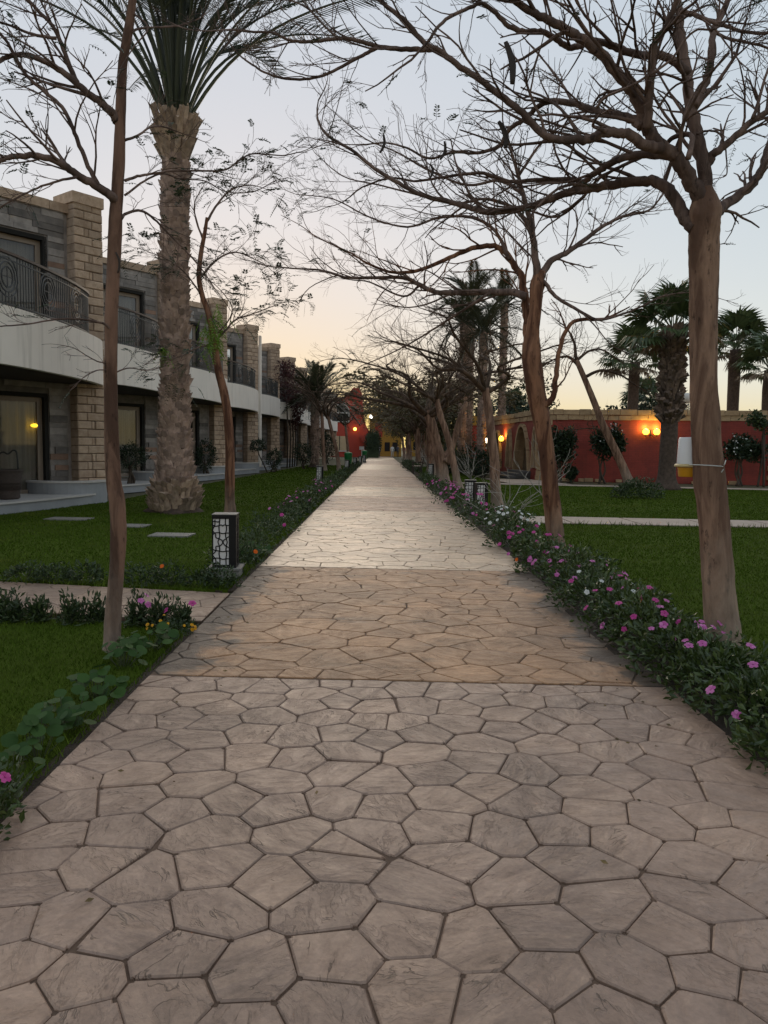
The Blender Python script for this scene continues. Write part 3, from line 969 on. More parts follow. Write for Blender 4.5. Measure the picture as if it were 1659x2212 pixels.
pw = MB(); fbox(pw, .5, LL, -.95, -.85, -.02, HW, t=LT, nn=LN); pw.build('passage_wall', M_TANWALL, red)
rf = MB(); 
rf.add([along(C0, FT, FN, 0, -.4, HW - .05), along(C0, FT, FN, FL, -.4, HW - .05), along(C0, FT, FN, FL, -22, HW - .05), along(C0, LT, LN, LL, -.4, HW - .05), ],
       [(0, 1, 2, 3)])
rf.build('roof', M_TANWALL, red)
rs = random.Random(4)
def course(a, t, nn, L, z0, z1, o1, n_len, name, parent=red):
    s = -0.1
    while s < L:
        e = s + n_len * rs.uniform(.75, 1.3)
        mb = MB(); fbox(mb, s, min(e, L) - .02, -.44, o1 + rs.uniform(-.015, .02), z0 + rs.uniform(-.01, .01), z1 + rs.uniform(-.02, .02), a, t, nn)
        mb.build(name, M_SAND, parent); s = e
course(C0, FT, FN, FL, HW - .02, HW + .22, .10, .62, 'coping_stone')
course(C0, FT, FN, FL, HW - .26, HW - .035, .05, .62, 'coping_stone')
course(C0, LT, LN, LL, HW + .005, HW + .235, .10, .9, 'coping_stone')
course(C0, LT, LN, LL, HW - .25, HW - .03, .05, .9, 'coping_stone')
# battered corner quoins and the tan pier at the right
z = 0
while z < HW - .3:
    mb = MB(); e = .10 + .42 * (1 - z / HW) ** 1.6
    off = rs.uniform(-.02, .03)
    Lq = .42 if int(z / .24) % 2 else .28
    fbox(mb, -e * .6, Lq, -.3, .07 + off, z, z + .225)
    mb.build('quoin', M_SAND, red)
    mb = MB(); fbox(mb, -.05, .30 + (.3 - Lq) * .5, .0 - .1, .06 + e * .22 + off, z + .004, z + .221, t=LT, nn=LN)
    mb.build('quoin', M_SAND, red); z += .24
SQ = 10.05
fr_ = MB()
z = 0; row = 0
while z < HW - .28:
    s = SQ + (.0 if row % 2 else .08)
    while s < SQ + 1.7:
        e = s + rs.uniform(.36, .6)
        mb = MB(); fbox(mb, s, e - .02, .0, .22 + rs.uniform(-.015, .02), z, z + .205)
        mb.build('pier_stone', M_SAND, red); s = e
    z += .22; row += 1
for i in range(3):
    mb = MB(); fbox(mb, 2.0 - i * .05, 5.1 + i * .05, 0.0 + i * 0, .40 + .36 * (2 - i) , .012 if i == 0 else .13 * i, .13 * (i + 1) - .003, t=LT, nn=LN)
    mb.build('step', M_GREYSTEP, red)
# rubble kerb along the foot of the wall
for i in range(26):
    s = 0.8 + i * .42 + rs.uniform(-.1, .1)
    if s > SQ - .2: continue
    if rs.random() < .35: continue
    mb = MB(); fbox(mb, s, s + rs.uniform(.2, .38), .08, .3 + rs.uniform(-.05, .08), 0, rs.uniform(.10, .17)); mb.build('kerb_stone', M_SAND, red)

# wall lamps with twin yellow globes
M_GLOBE = emit('lit_globe', (1.0, 0.80, 0.06), 0.8)
M_COPPER = pmat('dark_bronze', (0.05, 0.035, 0.03), None, 10, 0.4, metal=0.6)
def globe_lamp(base, tang, nrm, n, label):
    o = empty('wall_lamp', base)
    tag(o, label, 'lamp', 'lit globe lamps on the red building')
    MB().bar(Vector((0, 0, -.18)), Vector((0, 0, .10)), .09, .03, up=nrm).build('backplate', M_COPPER, o)
    offs = [-.24, .24] if n == 2 else [0]
    for q in offs:
        c = nrm * .24 + tang * q
        pts = spline([nrm * .02 + Vector((0, 0, -.08)), nrm * .14 + tang * q * .5 + Vector((0, 0, -.22)), c + Vector((0, 0, -.22)), c + Vector((0, 0, -.15))], 4)
        MB().tube([tuple(p) for p in pts], .016, 6).build('arm', M_COPPER, o)
        MB().lathe([(.02, -.17), (.075, -.165), (.08, -.14), (.04, -.13)], 14, c).build('cup', M_COPPER, o)
        prof = [(.145 * math.sin(a), -.145 * math.cos(a)) for a in np.linspace(0.05, math.pi - .05, 14)]
        MB().lathe(prof, 20, c).build('globe', M_GLOBE, o, True)
        ld = bpy.data.lights.new('globe_light', 'POINT'); ld.energy = 7.0; ld.color = (1.0, 0.58, 0.10); ld.shadow_soft_size = .03
        lo = bpy.data.objects.new('globe_light', ld); link(lo, o); lo.location = c - nrm * .02 + Vector((0, 0, .19))
    return o
def on_front(px, py):
    d = ray(px, py); t = ((C0 - Vector((0, 0, EYE))).dot(FN)) / d.dot(FN); return Vector((0, 0, EYE)) + d * t
lb_ = on_front(1405, 933)
globe_lamp(lb_, FT, FN, 2, 'pair of lit yellow globes on the red wall beside the shaggy palm')
la = C0 + LT * 7.35 + Vector((0, 0, 2.05))
globe_lamp(la, LT, LN, 1, 'single lit yellow globe beside the arched entrance')

# second red and ochre building beyond, and the tall red house closing the path
M_OCHRE = pmat('ochre_render', (0.52, 0.26, 0.045), (0.42, 0.20, 0.035), 1.2, 0.8)
M_YELLOW = pmat('yellow_render', (0.40, 0.225, 0.04), (0.33, 0.185, 0.032), 1.2, 0.8)
M_REDR = pmat('red_render', (0.40, 0.055, 0.033), (0.32, 0.042, 0.027), 0.9, 0.8)
M_WHITE = pmat('white_trim', (0.62, 0.58, 0.54), None, 3, 0.6)
bb = empty('ochre_red_house', (8.6, 72, 0))
tag(bb, 'red wall with ochre top band standing behind the tall palm trunks', 'building')
MB().box(0, 14, 0, 8, 0, 3.6).build('wall', M_REDR, bb)
MB().box(-.1, 14.1, -.12, 8, 3.6, 4.5).build('ochre_band', M_OCHRE, bb)
for i in range(5):
    w_ = MB().box(1 + i * 2.4, 2.2 + i * 2.4, -.05, 0.02, 1.6, 2.8).build('window', M_DARK, bb)
    MB().box(.9 + i * 2.4, 2.3 + i * 2.4, -.09, -.02, 1.45, 1.58).build('sill', M_WHITE, w_)

rh = empty('red_house', (-7.2, 108, 0))
tag(rh, 'tall stepped red house with arched window at the end of the path', 'building')
hw = MB()
# facade in plan x 0..6.4, stepped skyline
prof = [(0, 0), (6.1, 0), (6.1, 3.2), (5.3, 4.3), (4.9, 5.4), (4.6, 9.0), (4.2, 9.6), (3.4, 9.6), (2.9, 9.0), (2.0, 8.3), (0, 8.3)]
V = [(x, 0, z) for x, z in prof] + [(x, 6, z) for x, z in prof]; n = len(prof)
hw.add(V, [tuple(range(n)), tuple(range(2*n-1, n-1, -1))] + [(i, n+i, n+(i+1) % n, (i+1) % n) for i in range(n)])
hw.build('wall', M_REDR, rh)
def arch_win(x0, x1, z0, z1, zt):
    pts = [(x0, z0), (x1, z0), (x1, z1)] + [((x0+x1)/2 + (x1-x0)/2 * math.cos(a), z1 + (zt - z1) * math.sin(a)) for a in np.linspace(.2, math.pi - .2, 9)] + [(x0, z1)]
    n = len(pts)
    m = MB(); m.add([(x, -.06, z) for x, z in pts] + [(x, .02, z) for x, z in pts], [tuple(range(n))] + [(i, n+i, n+(i+1) % n, (i+1) % n) for i in range(n)])
    wo = m.build('window', M_DARK, rh)
    fr = MB()
    for i in range(n): fr.bar((pts[i][0], -.09, pts[i][1]), (pts[(i+1) % n][0], -.09, pts[(i+1) % n][1]), .14, .12, up=(0, 1, 0))
    fr.build('frame', M_WHITE, wo)
    return wo
w1 = arch_win(.7, 2.9, 4.9, 6.3, 7.4)
MB().box(.6, 3.0, -.12, -.02, 6.05, 6.2).build('transom', M_WHITE, w1)
w2 = MB().box(.5, 2.7, -.06, .02, .9, 2.9).build('window', M_TANWALL, rh)
MB().box(.4, 2.8, -.1, -.02, .75, .88).build('sill', M_WHITE, w2)
MB().box(.4, .52, -.1, -.02, .88, 2.95).build('frame', M_DARK, w2)
MB().box(1.55, 1.65, -.1, -.02, .88, 2.95).build('frame', M_DARK, w2)
st = MB()
for i in range(9):
    st.box(4.4 + i * .22, 6.6, -2.2, -.05, 3.0 - (i + 1) * .33, 3.0 - i * .33 - .004)
st.build('stair', M_REDR, rh)
def lit(name, loc, r, col, s, label):
    o = empty(name, loc); tag(o, label, 'lamp')
    MB().lathe([(r * math.sin(a), -r * math.cos(a)) for a in np.linspace(.1, math.pi - .1, 8)], 12).build('bulb', emit(name + '_glow', col, s), o, True)
    MB().bar((0, .02, -.05), (0, .5, -.05), .05, .05).build('bracket', M_IRON, o)
lit('house_lamp', (-7.2 + 3.75, 107.5, 3.9), .22, (1.0, .55, .08), 1.2, 'small amber lamp on the far red house above its window')
lit('stair_lamp', (-7.2 + 6.0, 106.2, 5.6), .26, (1.0, .95, .85), 1.6, 'white lamp by the stair of the far red house')
lit('garden_lamp', (9.8, 70.6, 2.2), .22, (1.0, .85, .6), 1.4, 'pale lamp glowing among the far right trunks')
yh = empty('yellow_house', (-1.6, 120, 0))
tag(yh, 'yellow house with orange doorway beyond the end of the path', 'building')
MB().box(0, 5.0, 0, 6, 0, 7.2).build('wall', M_YELLOW, yh)
MB().box(-.1, 5.1, -.15, 6, 7.2, 7.6).build('parapet', M_OCHRE, yh)
MB().box(.9, 2.0, -.06, .02, 3.0, 5.2).build('doorway', M_REDR, yh)
for x in (.6, 2.4, 3.6): 
    MB().box(x, x + .8, -.06, .02, .8, 2.2).build('window', M_DARK, yh)
yl = empty('yellow_villa', (4.5, 126, 0))
tag(yl, 'low yellow villa glimpsed between the far trunks', 'building')
MB().box(0, 9, 0, 6, 0, 3.8).build('wall', M_YELLOW, yl)
MB().box(-.2, 9.2, -.2, 6.2, 3.8, 4.2).build('roof', M_OCHRE, yl)
for x in (1, 3.5, 6): MB().box(x, x + 1.1, -.06, .02, 1, 2.4).build('window', M_DARK, yl)
# ================================================================ trees
def _bark(name, c1, c2, pale=None, zpale=0.0):
    m = NT(name)
    f = m.noise(7, 6, 0.62, stretch=(1, 1, 0.16), dist=0.8)
    c = m.ramp(f, [(0.30, tuple(x * .8 for x in c2)), (0.44, c2), (0.54, c1), (0.70, tuple(x * 1.5 for x in c1))])
    k = m.noise(16, 5, 0.65, stretch=(1, 1, 0.35))
    c = m.mix(m.ramp(k, [(0.60, 0), (0.66, 0.85)]), c, tuple(x * .35 for x in c2))
    if pale:      # old limewash on the lower trunk, worn away upwards
        sp = m.n('SeparateXYZ'); m.l(m.pos(), sp.inputs[0])
        ad = m.n('Math', operation='MULTIPLY_ADD'); m.l(m.noise(5, 5, 0.7, stretch=(1, 1, .4)), ad.inputs[0]); ad.inputs[1].default_value = 1.4; m.l(sp.outputs[2], ad.inputs[2])
        mr = m.n('MapRange'); m.l(ad.outputs[0], mr.inputs[0]); mr.inputs[1].default_value = zpale + .2; mr.inputs[2].default_value = zpale + 1.1
        mr.inputs[3].default_value = 0.85; mr.inputs[4].default_value = 0.0
        c = m.mix(mr.outputs[0], c, m.ramp(k, [(0.3, pale), (0.72, tuple(x * .55 for x in pale))]))
    m.col(c); m.set(Roughness=0.85, Specular_IOR_Level=0.25)
    m.bump(m.noise(22, 6, 0.65, stretch=(1, 1, .3)), 0.9, 0.02)
    return m.m
M_BARK = _bark('flame_tree_bark', (0.265, 0.158, 0.108), (0.148, 0.082, 0.056), (0.42, 0.325, 0.255), 0.55)
M_BARK2 = _bark('reddish_bark', (0.22, 0.105, 0.060), (0.10, 0.042, 0.025), (0.34, 0.255, 0.195), 0.35)
M_LIMB = _bark('flame_tree_limb', (0.165, 0.108, 0.088), (0.10, 0.064, 0.052))
M_LIMB_FAR = _bark('far_limb', (0.105, 0.066, 0.044), (0.062, 0.04, 0.027))
M_LEAF_D = leafmat('dark_leaflet', (0.020, 0.032, 0.016), (0.045, 0.065, 0.024), 0.5, 0.2)
M_LEAF_L = leafmat('lime_leaflet', (0.10, 0.20, 0.012), (0.17, 0.30, 0.02), 0.45, 0.35)
M_POD = pmat('brown_pod', (0.035, 0.022, 0.016), None, 12, 0.6)

class Tree:
    """twigs gathered per limb; leaf anchors gathered for the foliage part"""
    def __init__(s, seed): s.r = random.Random(seed); s.anch = []
def rnd_perp(t, r):
    a = Vector((r.gauss(0, 1), r.gauss(0, 1), r.gauss(0, 1)))
    a -= t * a.dot(t)
    return a.normalized() if a.length > 1e-5 else t.orthogonal().normalized()
def twig(T, mb, p, d, L, r0, level, cfg, rmin=0.0015):
    r = T.r
    n = max(3, int(4 + L * cfg.get('seg', 3)))
    pts = [Vector(p)]; d = d.normalized(); step = L / n
    bend = rnd_perp(d, r) * cfg['curve'] + Vector((0, 0, cfg['up']))
    for i in range(n):
        d = (d + bend * (0.9 / n) + Vector((r.gauss(0, 1), r.gauss(0, 1), r.gauss(0, .8))) * cfg['wob']).normalized()
        pts.append(pts[-1] + d * step)
    rad = [max(rmin, r0 * (1 - .62 * i / n)) for i in range(n + 1)]
    V, F_ = tube_geo(pts, rad, 5 if r0 > .012 else (4 if r0 > .006 else 3), False)
    mb.add(V, F_)
    if level >= cfg['levels'] or L < cfg['minL']:
        T.anch.append((pts[-1], d)); return
    k = cfg['kids'][min(level, len(cfg['kids']) - 1)]
    k = max(1, int(round(k * r.uniform(.7, 1.3))))
    for j in range(k):
        t = r.uniform(.22, .97); i = min(int(t * n), n - 1)
        q = pts[i].lerp(pts[i + 1], t * n - i)
        tt = (pts[i + 1] - pts[i]).normalized()
        pp = rnd_perp(tt, r); pp.z *= cfg['flat']
        ang = r.uniform(.35, .85)
        dd = tt * math.cos(ang) + pp.normalized() * math.sin(ang)
        twig(T, mb, q, dd, L * r.uniform(.35, .68) * (1.15 - .45 * t), rad[i] * r.uniform(.58, .82), level + 1, cfg, rmin)
    T.anch.append((pts[-1], d))

CFG = dict(curve=.45, up=.14, wob=.14, kids=(3, 3, 2), levels=3, minL=.13, flat=.55, seg=5)

def limb(T, parent, trace, rad, cfg, mat=M_LIMB, twigs=14, tlen=.9, name='limb', start=.12, sides=8, tr=.56, mesh=None, smooth=True):
    """a main limb through traced points, carrying its own side branches"""
    pts = [Vector(p) for p in spline(trace, 5)]
    n = len(pts)
    if isinstance(rad, tuple): rads = [rad[0] + (rad[1] - rad[0]) * (i / (n - 1)) ** .8 for i in range(n)]
    else: rads = rad
    rr_ = T.r
    jit = [0] + [rr_.uniform(-1, 1) for _ in range(n - 2)] + [0]
    pts = [p + Vector((rr_.gauss(0, .12), rr_.gauss(0, .12), rr_.gauss(0, .12))) * rads[i] for i, p in enumerate(pts)]
    mb = mesh or MB()
    mb.tube(pts, rads, sides)
    for j in range(twigs):
        t = start + (1 - start) * ((j + rr_.random()) / twigs) ** .85
        f = t * (n - 1); i = min(int(f), n - 2)
        q = pts[i].lerp(pts[i + 1], f - i)
        tt = (pts[i + 1] - pts[i]).normalized()
        pp = rnd_perp(tt, rr_); pp.z = pp.z * cfg['flat'] + .18
        ang = rr_.uniform(.35, .9)
        dd = tt * math.cos(ang) + pp.normalized() * math.sin(ang)
        L = tlen * rr_.uniform(.45, 1.15) * (1.1 - .45 * t)
        twig(T, mb, q, dd, L, min(rads[i] * tr * rr_.uniform(.5, 1.0), .0155), 1, cfg)
    tip = (pts[-1] - pts[-2]).normalized()
    twig(T, mb, pts[-1], tip, tlen * .7, rads[-1], 1, cfg)
    if mesh is None:
        return mb.build(name, mat, parent, smooth)
    return mb

def frond_leaf(mb, p, d, L, r, pairs=7, wid=.012, ll=.045):
    """feathery compound leaf: a rachis with paired leaflets"""
    d = Vector(d).normalized()
    side = d.cross(Vector((0, 0, 1)))
    if side.length < .1: side = Vector((1, 0, 0))
    side.normalize()
    p = Vector(p)
    for i in range(1, pairs + 1):
        t = i / pairs
        c = p + d * L * t + Vector((0, 0, -1)) * L * .35 * t * t
        for s_ in (-1, 1):
            a = (side * s_ * .85 + d * .45 + Vector((0, 0, r.uniform(-.45, .15)))).normalized()
            e = c + a * ll * (1.15 - .5 * t)
            pr = (d * .8 + Vector((0, 0, .3))).normalized() * wid * .5
            m_ = c.lerp(e, .5)
            mb.add([c, m_ + pr, e, m_ - pr], [(0, 1, 2, 3)])
    V, F_ = tube_geo([p, p + d * L * .5 + Vector((0, 0, -.09 * L)), p + d * L + Vector((0, 0, -.35 * L))], .0016, 3, False)
    mb.add(V, F_)

def foliage(T, parent, frac, L, mat, pairs=7, wid=.014, ll=.05, name='foliage', per=1, zmin=None):
    mb = MB()
    for p, d in T.anch:
        if T.r.random() > frac: continue
        for _ in range(per):
            dd = Vector(d) * .6 + Vector((T.r.gauss(0, .6), T.r.gauss(0, .6), T.r.gauss(-.1, .35)))
            frond_leaf(mb, p, dd, L * T.r.uniform(.6, 1.3), T.r, pairs, wid, ll)
    if mb.v:
        o = mb.build(name, mat, parent); tag(o, kind='stuff'); return o

def trunk_mesh(parent, trace, rads, mat, name='trunk', sides=16, seed=0, lump=.05):
    per = 12 if sides == 16 else 6
    if sides == 16: sides = 24
    pts = [Vector(p) for p in spline(trace, per)]
    rs_ = spline([(r_,) for r_ in rads], per)
    from mathutils import noise as mn
    rk = random.Random(seed + 500)
    nb = [(rk.uniform(.08, .92), rk.uniform(0, 6.28), rk.uniform(.12, .3), rk.uniform(.1, .22)) for _ in range(9 if per == 12 else 0)]
    V, F_ = tube_geo(pts, [float(r_[0]) for r_ in rs_], sides)
    r = random.Random(seed)
    ph = [r.uniform(0, 6.28) for _ in range(4)]
    out_ = []
    n = len(pts)
    for i in range(n):
        for k in range(sides):
            v = Vector(V[i * sides + k]); c = pts[i]
            a = 2 * math.pi * k / sides
            f = 1 + lump * (math.sin(3 * a + ph[0] + i * .11) * .6 + math.sin(2 * a + ph[1] - i * .17) * .5 + math.sin(5 * a + ph[2] + i * .07) * .35)
            q = Vector((math.cos(a) * 1.6, math.sin(a) * 1.6, i * .16 + seed * 7.3))
            f += lump * 1.3 * mn.noise(q) + lump * .8 * mn.noise(q * 2.7)
            for (tk, ak, hk, wk) in nb:      # knots and pruning scars
                da = (a - ak + math.pi) % (2 * math.pi) - math.pi
                f += hk * .55 * math.exp(-((i - tk * n) / (1.6 + 6 * wk)) ** 2 - (da / .38) ** 2)
            ff = per * .9
            if i < ff: f *= 1 + .30 * ((ff - i) / ff) ** 2 * (1 + .8 * math.sin(4 * a + ph[3]))
            out_.append(c + (v - c) * f)
    return mesh_obj(name, out_, F_, mat, parent, True)

# picture-point tracing: x, y on the photograph and metres down the path
def tr2(pts, y0, y1=None, fx=None):
    n = len(pts); y1 = y0 if y1 is None else y1
    return [P(x, y, y0 + (y1 - y0) * i / max(1, n - 1)) for i, (x, y) in enumerate(pts)]
def z2(l): return [(1099.5 + x * .3373, y * .3373) for x, y in l]
def z1(l): return [(540 + x * .3373, y * .3373) for x, y in l]
def z3(l): return [(540 + x * .3373, 486 + y * .3373) for x, y in l]
def z4(l): return [(x * .3906, y * .3906) for x, y in l]
def local(pts, o): return [p - o for p in pts]

# ---- T1: big bare flame tree in the right foreground
Y1 = 5.25
b1 = G(1568, 1440); b1 = Vector((b1.x, b1.y, 0))
t1 = empty('flame_tree', b1)
tag(t1, 'big bare flame tree in the right foreground with an insect trap tied to it', 'tree', 'trees along the path')
T = Tree(21)
tr_pts = [(1570, 1475), (1562, 1380), (1551, 1250), (1541, 1130), (1529, 1000), (1522, 860), (1520, 720), (1521, 600), (1520, 510), (1523, 455), (1521, 405)]
trunk_mesh(t1, local(tr2(tr_pts, Y1, Y1 - .1), b1), [.118, .114, .108, .101, .094, .089, .088, .089, .099, .100, .05], M_BARK, seed=1)
def L1(pts, y0, y1, r0, r1, n, tl=.6, **k):
    limb(T, t1, local(tr2(pts, y0, y1), b1), (r0 * .92, r1 * .85), CFG, twigs=int(n * 1.08), tlen=tl * 1.15, **k)
YC = Y1 - .1
L1(z2([(1190, 1460), (1130, 1400), (1080, 1300), (1000, 1200), (910, 1160), (780, 1165), (600, 1190), (480, 1215), (380, 1230), (200, 1300), (0, 1350)]) + z1([(1500, 1355), (1380, 1320), (1250, 1285), (1100, 1250), (950, 1170), (800, 1080), (650, 960), (500, 870), (440, 780), (430, 690)]), YC, 6.3, .052, .008, 26, .62)
L1(z2([(1230, 1290), (1160, 1150), (1080, 1020), (950, 920), (885, 810), (850, 700), (780, 570), (680, 450), (560, 320), (450, 240), (300, 150), (170, 90), (60, 20), (-20, -60)]), YC, 4.7, .062, .022, 14, .75)
L1(z2([(890, 830), (893, 700), (905, 580), (912, 450), (940, 280), (1010, 170), (1060, 40), (1080, -60)]), 4.95, 4.6, .032, .018, 9, .6)
L1(z2([(850, 815), (780, 760), (690, 735), (600, 725), (520, 700), (400, 660), (260, 650), (180, 690), (90, 770), (0, 830)]) + z1([(1600, 930), (1500, 970), (1420, 980), (1300, 975), (1150, 1015), (1010, 950), (870, 915), (700, 930)]), 5.0, 6.0, .034, .006, 22, .6)
L1(z2([(980, 950), (870, 930), (790, 875), (700, 848), (600, 850), (510, 895), (430, 890), (330, 895), (230, 870), (110, 745), (0, 655)]) + z1([(1500, 530), (1350, 430), (1210, 325), (1110, 270), (1000, 140), (900, 60), (820, -10)]), 5.0, 4.8, .040, .014, 16, .6)
L1(z1([(1200, 315), (1110, 318), (1000, 315), (830, 300), (700, 265), (600, 247), (450, 260), (340, 268), (240, 252), (150, 212), (0, 203), (-120, 190)]), 4.85, 4.8, .020, .007, 15, .5)
L1(z1([(820, 302), (740, 345), (650, 392), (500, 470), (350, 508), (200, 498), (90, 462), (0, 405), (-60, 360)]), 4.83, 5.0, .014, .006, 12, .45)
L1(z1([(560, 250), (540, 225), (470, 160), (380, 62), (280, 8), (200, -20)]), 4.82, 4.8, .009, .005, 8, .4)
L1(z2([(1080, 1000), (960, 990), (830, 988), (700, 1020), (620, 1065), (550, 1110), (480, 1160), (400, 1150), (200, 1150), (0, 1162)]) + z1([(1500, 1110), (1350, 1120), (1200, 1140), (1050, 1160), (900, 1140), (720, 1200), (640, 1260)]), 5.05, 6.4, .034, .006, 22, .6)
L1(z2([(1250, 1320), (1255, 1200), (1240, 1000), (1195, 800), (1152, 600), (1140, 450), (1112, 300), (1092, 100), (1080, -60)]), YC, 5.2, .060, .026, 10, .6)
L1(z2([(1185, 680), (1215, 600), (1270, 500), (1300, 350), (1310, 200), (1370, 80), (1420, -60)]), 5.15, 5.4, .036, .020, 8, .6)
L1(z2([(1140, 470), (1060, 392), (950, 350), (820, 350), (700, 310), (600, 272), (520, 268), (420, 302), (350, 288), (280, 232), (200, 202), (100, 200), (0, 170)]) + z1([(1560, 70), (1480, 22), (1420, 45), (1300, 98), (1200, 178), (1150, 255)]), 5.1, 4.7, .032, .010, 15, .6)
L1(z2([(1300, 1420), (1350, 1340), (1420, 1290), (1540, 1190), (1620, 1080), (1665, 940), (1720, 800), (1800, 640)]), YC, 5.6, .046, .022, 10, .6)
L1(z2([(1265, 1060), (1310, 985), (1400, 920), (1540, 790), (1660, 715), (1800, 640), (1900, 500)]), YC, 5.0, .034, .016, 12, .6)
L1(z2([(1560, 760), (1600, 640), (1640, 500), (1680, 380)]), 5.0, 5.0, .014, .008, 6, .4)
L1(z2([(1090, 70), (1200, 100), (1300, 142), (1400, 172), (1500, 202), (1660, 210), (1800, 160)]), 5.15, 5.0, .018, .010, 9, .5)
L1(z2([(1290, 190), (1400, 245), (1520, 270), (1660, 310), (1780, 400)]), 5.3, 5.5, .012, .008, 8, .5)
L1(z2([(1200, 860), (1270, 838), (1340, 850), (1380, 920), (1392, 1010), (1395, 1110), (1370, 1135)]), 5.1, 5.1, .009, .004, 6, .25)
L1(z2([(1150, 1010), (1170, 870), (1060, 880), (980, 940), (840, 1010), (700, 1075), (560, 1160), (450, 1290), (300, 1390), (100, 1340), (-80, 1320)]), 4.9, 5.9, .020, .008, 15, .5)
L1(z2([(950, 700), (1050, 560), (1170, 510), (1280, 470), (1380, 360), (1450, 290)]), 4.9, 4.6, .008, .004, 7, .3)
L1(z2([(560, 690), (620, 620), (760, 560), (900, 480), (1040, 380), (1130, 250), (1210, 190), (1330, 180), (1480, 60)]), 4.7, 4.5, .010, .006, 10, .35)
foliage(T, t1, .05, .11, M_LEAF_D, 7, .010, .032)
def pod(p0, p1, w_, parent):
    a, b = Vector(p0), Vector(p1); mb = MB(); n = 8
    side = (b - a).cross(Vector((0, 1, 0))).normalized()
    pts = [a.lerp(b, i / n) + side * .02 * math.sin(i / n * 3.1) for i in range(n + 1)]
    V, F_ = tube_geo(pts, [w_ * (.25 + .75 * math.sin(math.pi * (i + .5) / (n + 1)) ** .4) for i in range(n + 1)], 8)
    V = [(v[0], (v[1] - a.y) * .35 + a.y, v[2]) for v in V]
    mb.add(V, F_); mb.build('seed_pod', M_POD, parent, True)
for (x0, y0, x1, y1, yy, wd) in ((1092, 90, 1106, 182, 4.75, .020), (1077, 262, 1092, 320, 5.0, .017), (828, 290, 820, 330, 5.6, .010), (960, 305, 950, 345, 5.4, .010), (930, 355, 928, 385, 5.6, .009)):
    pod(P(x0, y0, yy) - b1, P(x1, y1, yy) - b1, wd, t1)

# ---- T2: second tree of the right row, rust-coloured double trunk
Y2 = 11.0
b2 = G(1206, 1197); b2 = Vector((b2.x, b2.y, 0))
t2 = empty('flame_tree', b2)
tag(t2, 'bare flame tree with peeling rust-red trunk, second in the right row', 'tree', 'trees along the path')
T = Tree(5)
trunk_mesh(t2, local(tr2([(1207, 1212), (1200, 1150), (1191, 1080), (1183, 1000), (1174, 930), (1163, 870), (1153, 815), (1147, 765), (1150, 720), (1157, 670), (1160, 620), (1166, 585)], Y2), b2),
           [.128, .122, .116, .114, .118, .128, .140, .135, .095, .088, .098, .070], M_BARK2, seed=4, lump=.07)
CF2 = dict(CFG, seg=4)
def L2(pts, y0, y1, r0, r1, n, tl=1.0, **k):
    limb(T, t2, local(tr2(pts, y0, y1), b2), (r0, r1), CF2, twigs=int(n * 1.15), tlen=tl * 1.1, **k)
L2([(1150, 790), (1141, 740), (1138, 690), (1135, 650), (1129, 604), (1112, 575), (1094, 546), (1060, 530), (1010, 540), (960, 562), (900, 585), (850, 588), (800, 572), (760, 548), (700, 520)], Y2 + .1, 11.6, .078, .010, 22, 1.0, mat=M_BARK2)
L2([(1135, 640), (1110, 632), (1060, 630), (1000, 632), (940, 630), (905, 615), (870, 600), (800, 600), (750, 600), (700, 585), (640, 580), (580, 575), (540, 563)], Y2 + .05, 12.2, .060, .006, 28, 1.0)
L2([(1163, 600), (1155, 550), (1148, 490), (1135, 440), (1120, 380), (1105, 330), (1090, 280)], Y2, 10.6, .062, .012, 16, 1.0)
L2([(1168, 600), (1188, 565), (1221, 548), (1260, 520), (1300, 490), (1345, 468), (1400, 455), (1425, 430)], Y2, 11.4, .055, .012, 14, 1.0)
L2([(1172, 605), (1200, 640), (1240, 665), (1290, 690), (1340, 680), (1390, 660), (1430, 640), (1480, 632)], Y2, 10.4, .032, .008, 12, .9)
L2([(1168, 880), (1185, 870), (1197, 850), (1202, 800), (1212, 740), (1240, 695), (1290, 690)], Y2 - .05, 10.8, .055, .022, 4, .6, mat=M_BARK2)
L2([(905, 618), (870, 640), (800, 610), (760, 605)], 11.8, 12, .02, .008, 8, .7)
L2([(1060, 632), (985, 680), (930, 715), (880, 745), (830, 770), (780, 790)], 11.2, 12.6, .022, .006, 16, .9)
L2([(1100, 560), (1070, 500), (1020, 470), (950, 470), (880, 490), (800, 470), (720, 430), (640, 420)], 11.2, 12.2, .030, .006, 22, .95)
L2([(1150, 500), (1110, 450), (1050, 430), (980, 440), (900, 420), (820, 400), (740, 380), (680, 330)], 11.0, 12.4, .030, .006, 22, .95)
L2([(1130, 420), (1080, 390), (1010, 400), (930, 370), (860, 330), (790, 300), (730, 250)], 10.9, 11.8, .026, .006, 18, .9)
L2([(1120, 380), (1160, 320), (1200, 280), (1260, 250), (1310, 200)], 10.8, 10.4, .022, .006, 12, .9)
foliage(T, t2, .035, .16, M_LEAF_D, 7, .015, .05)

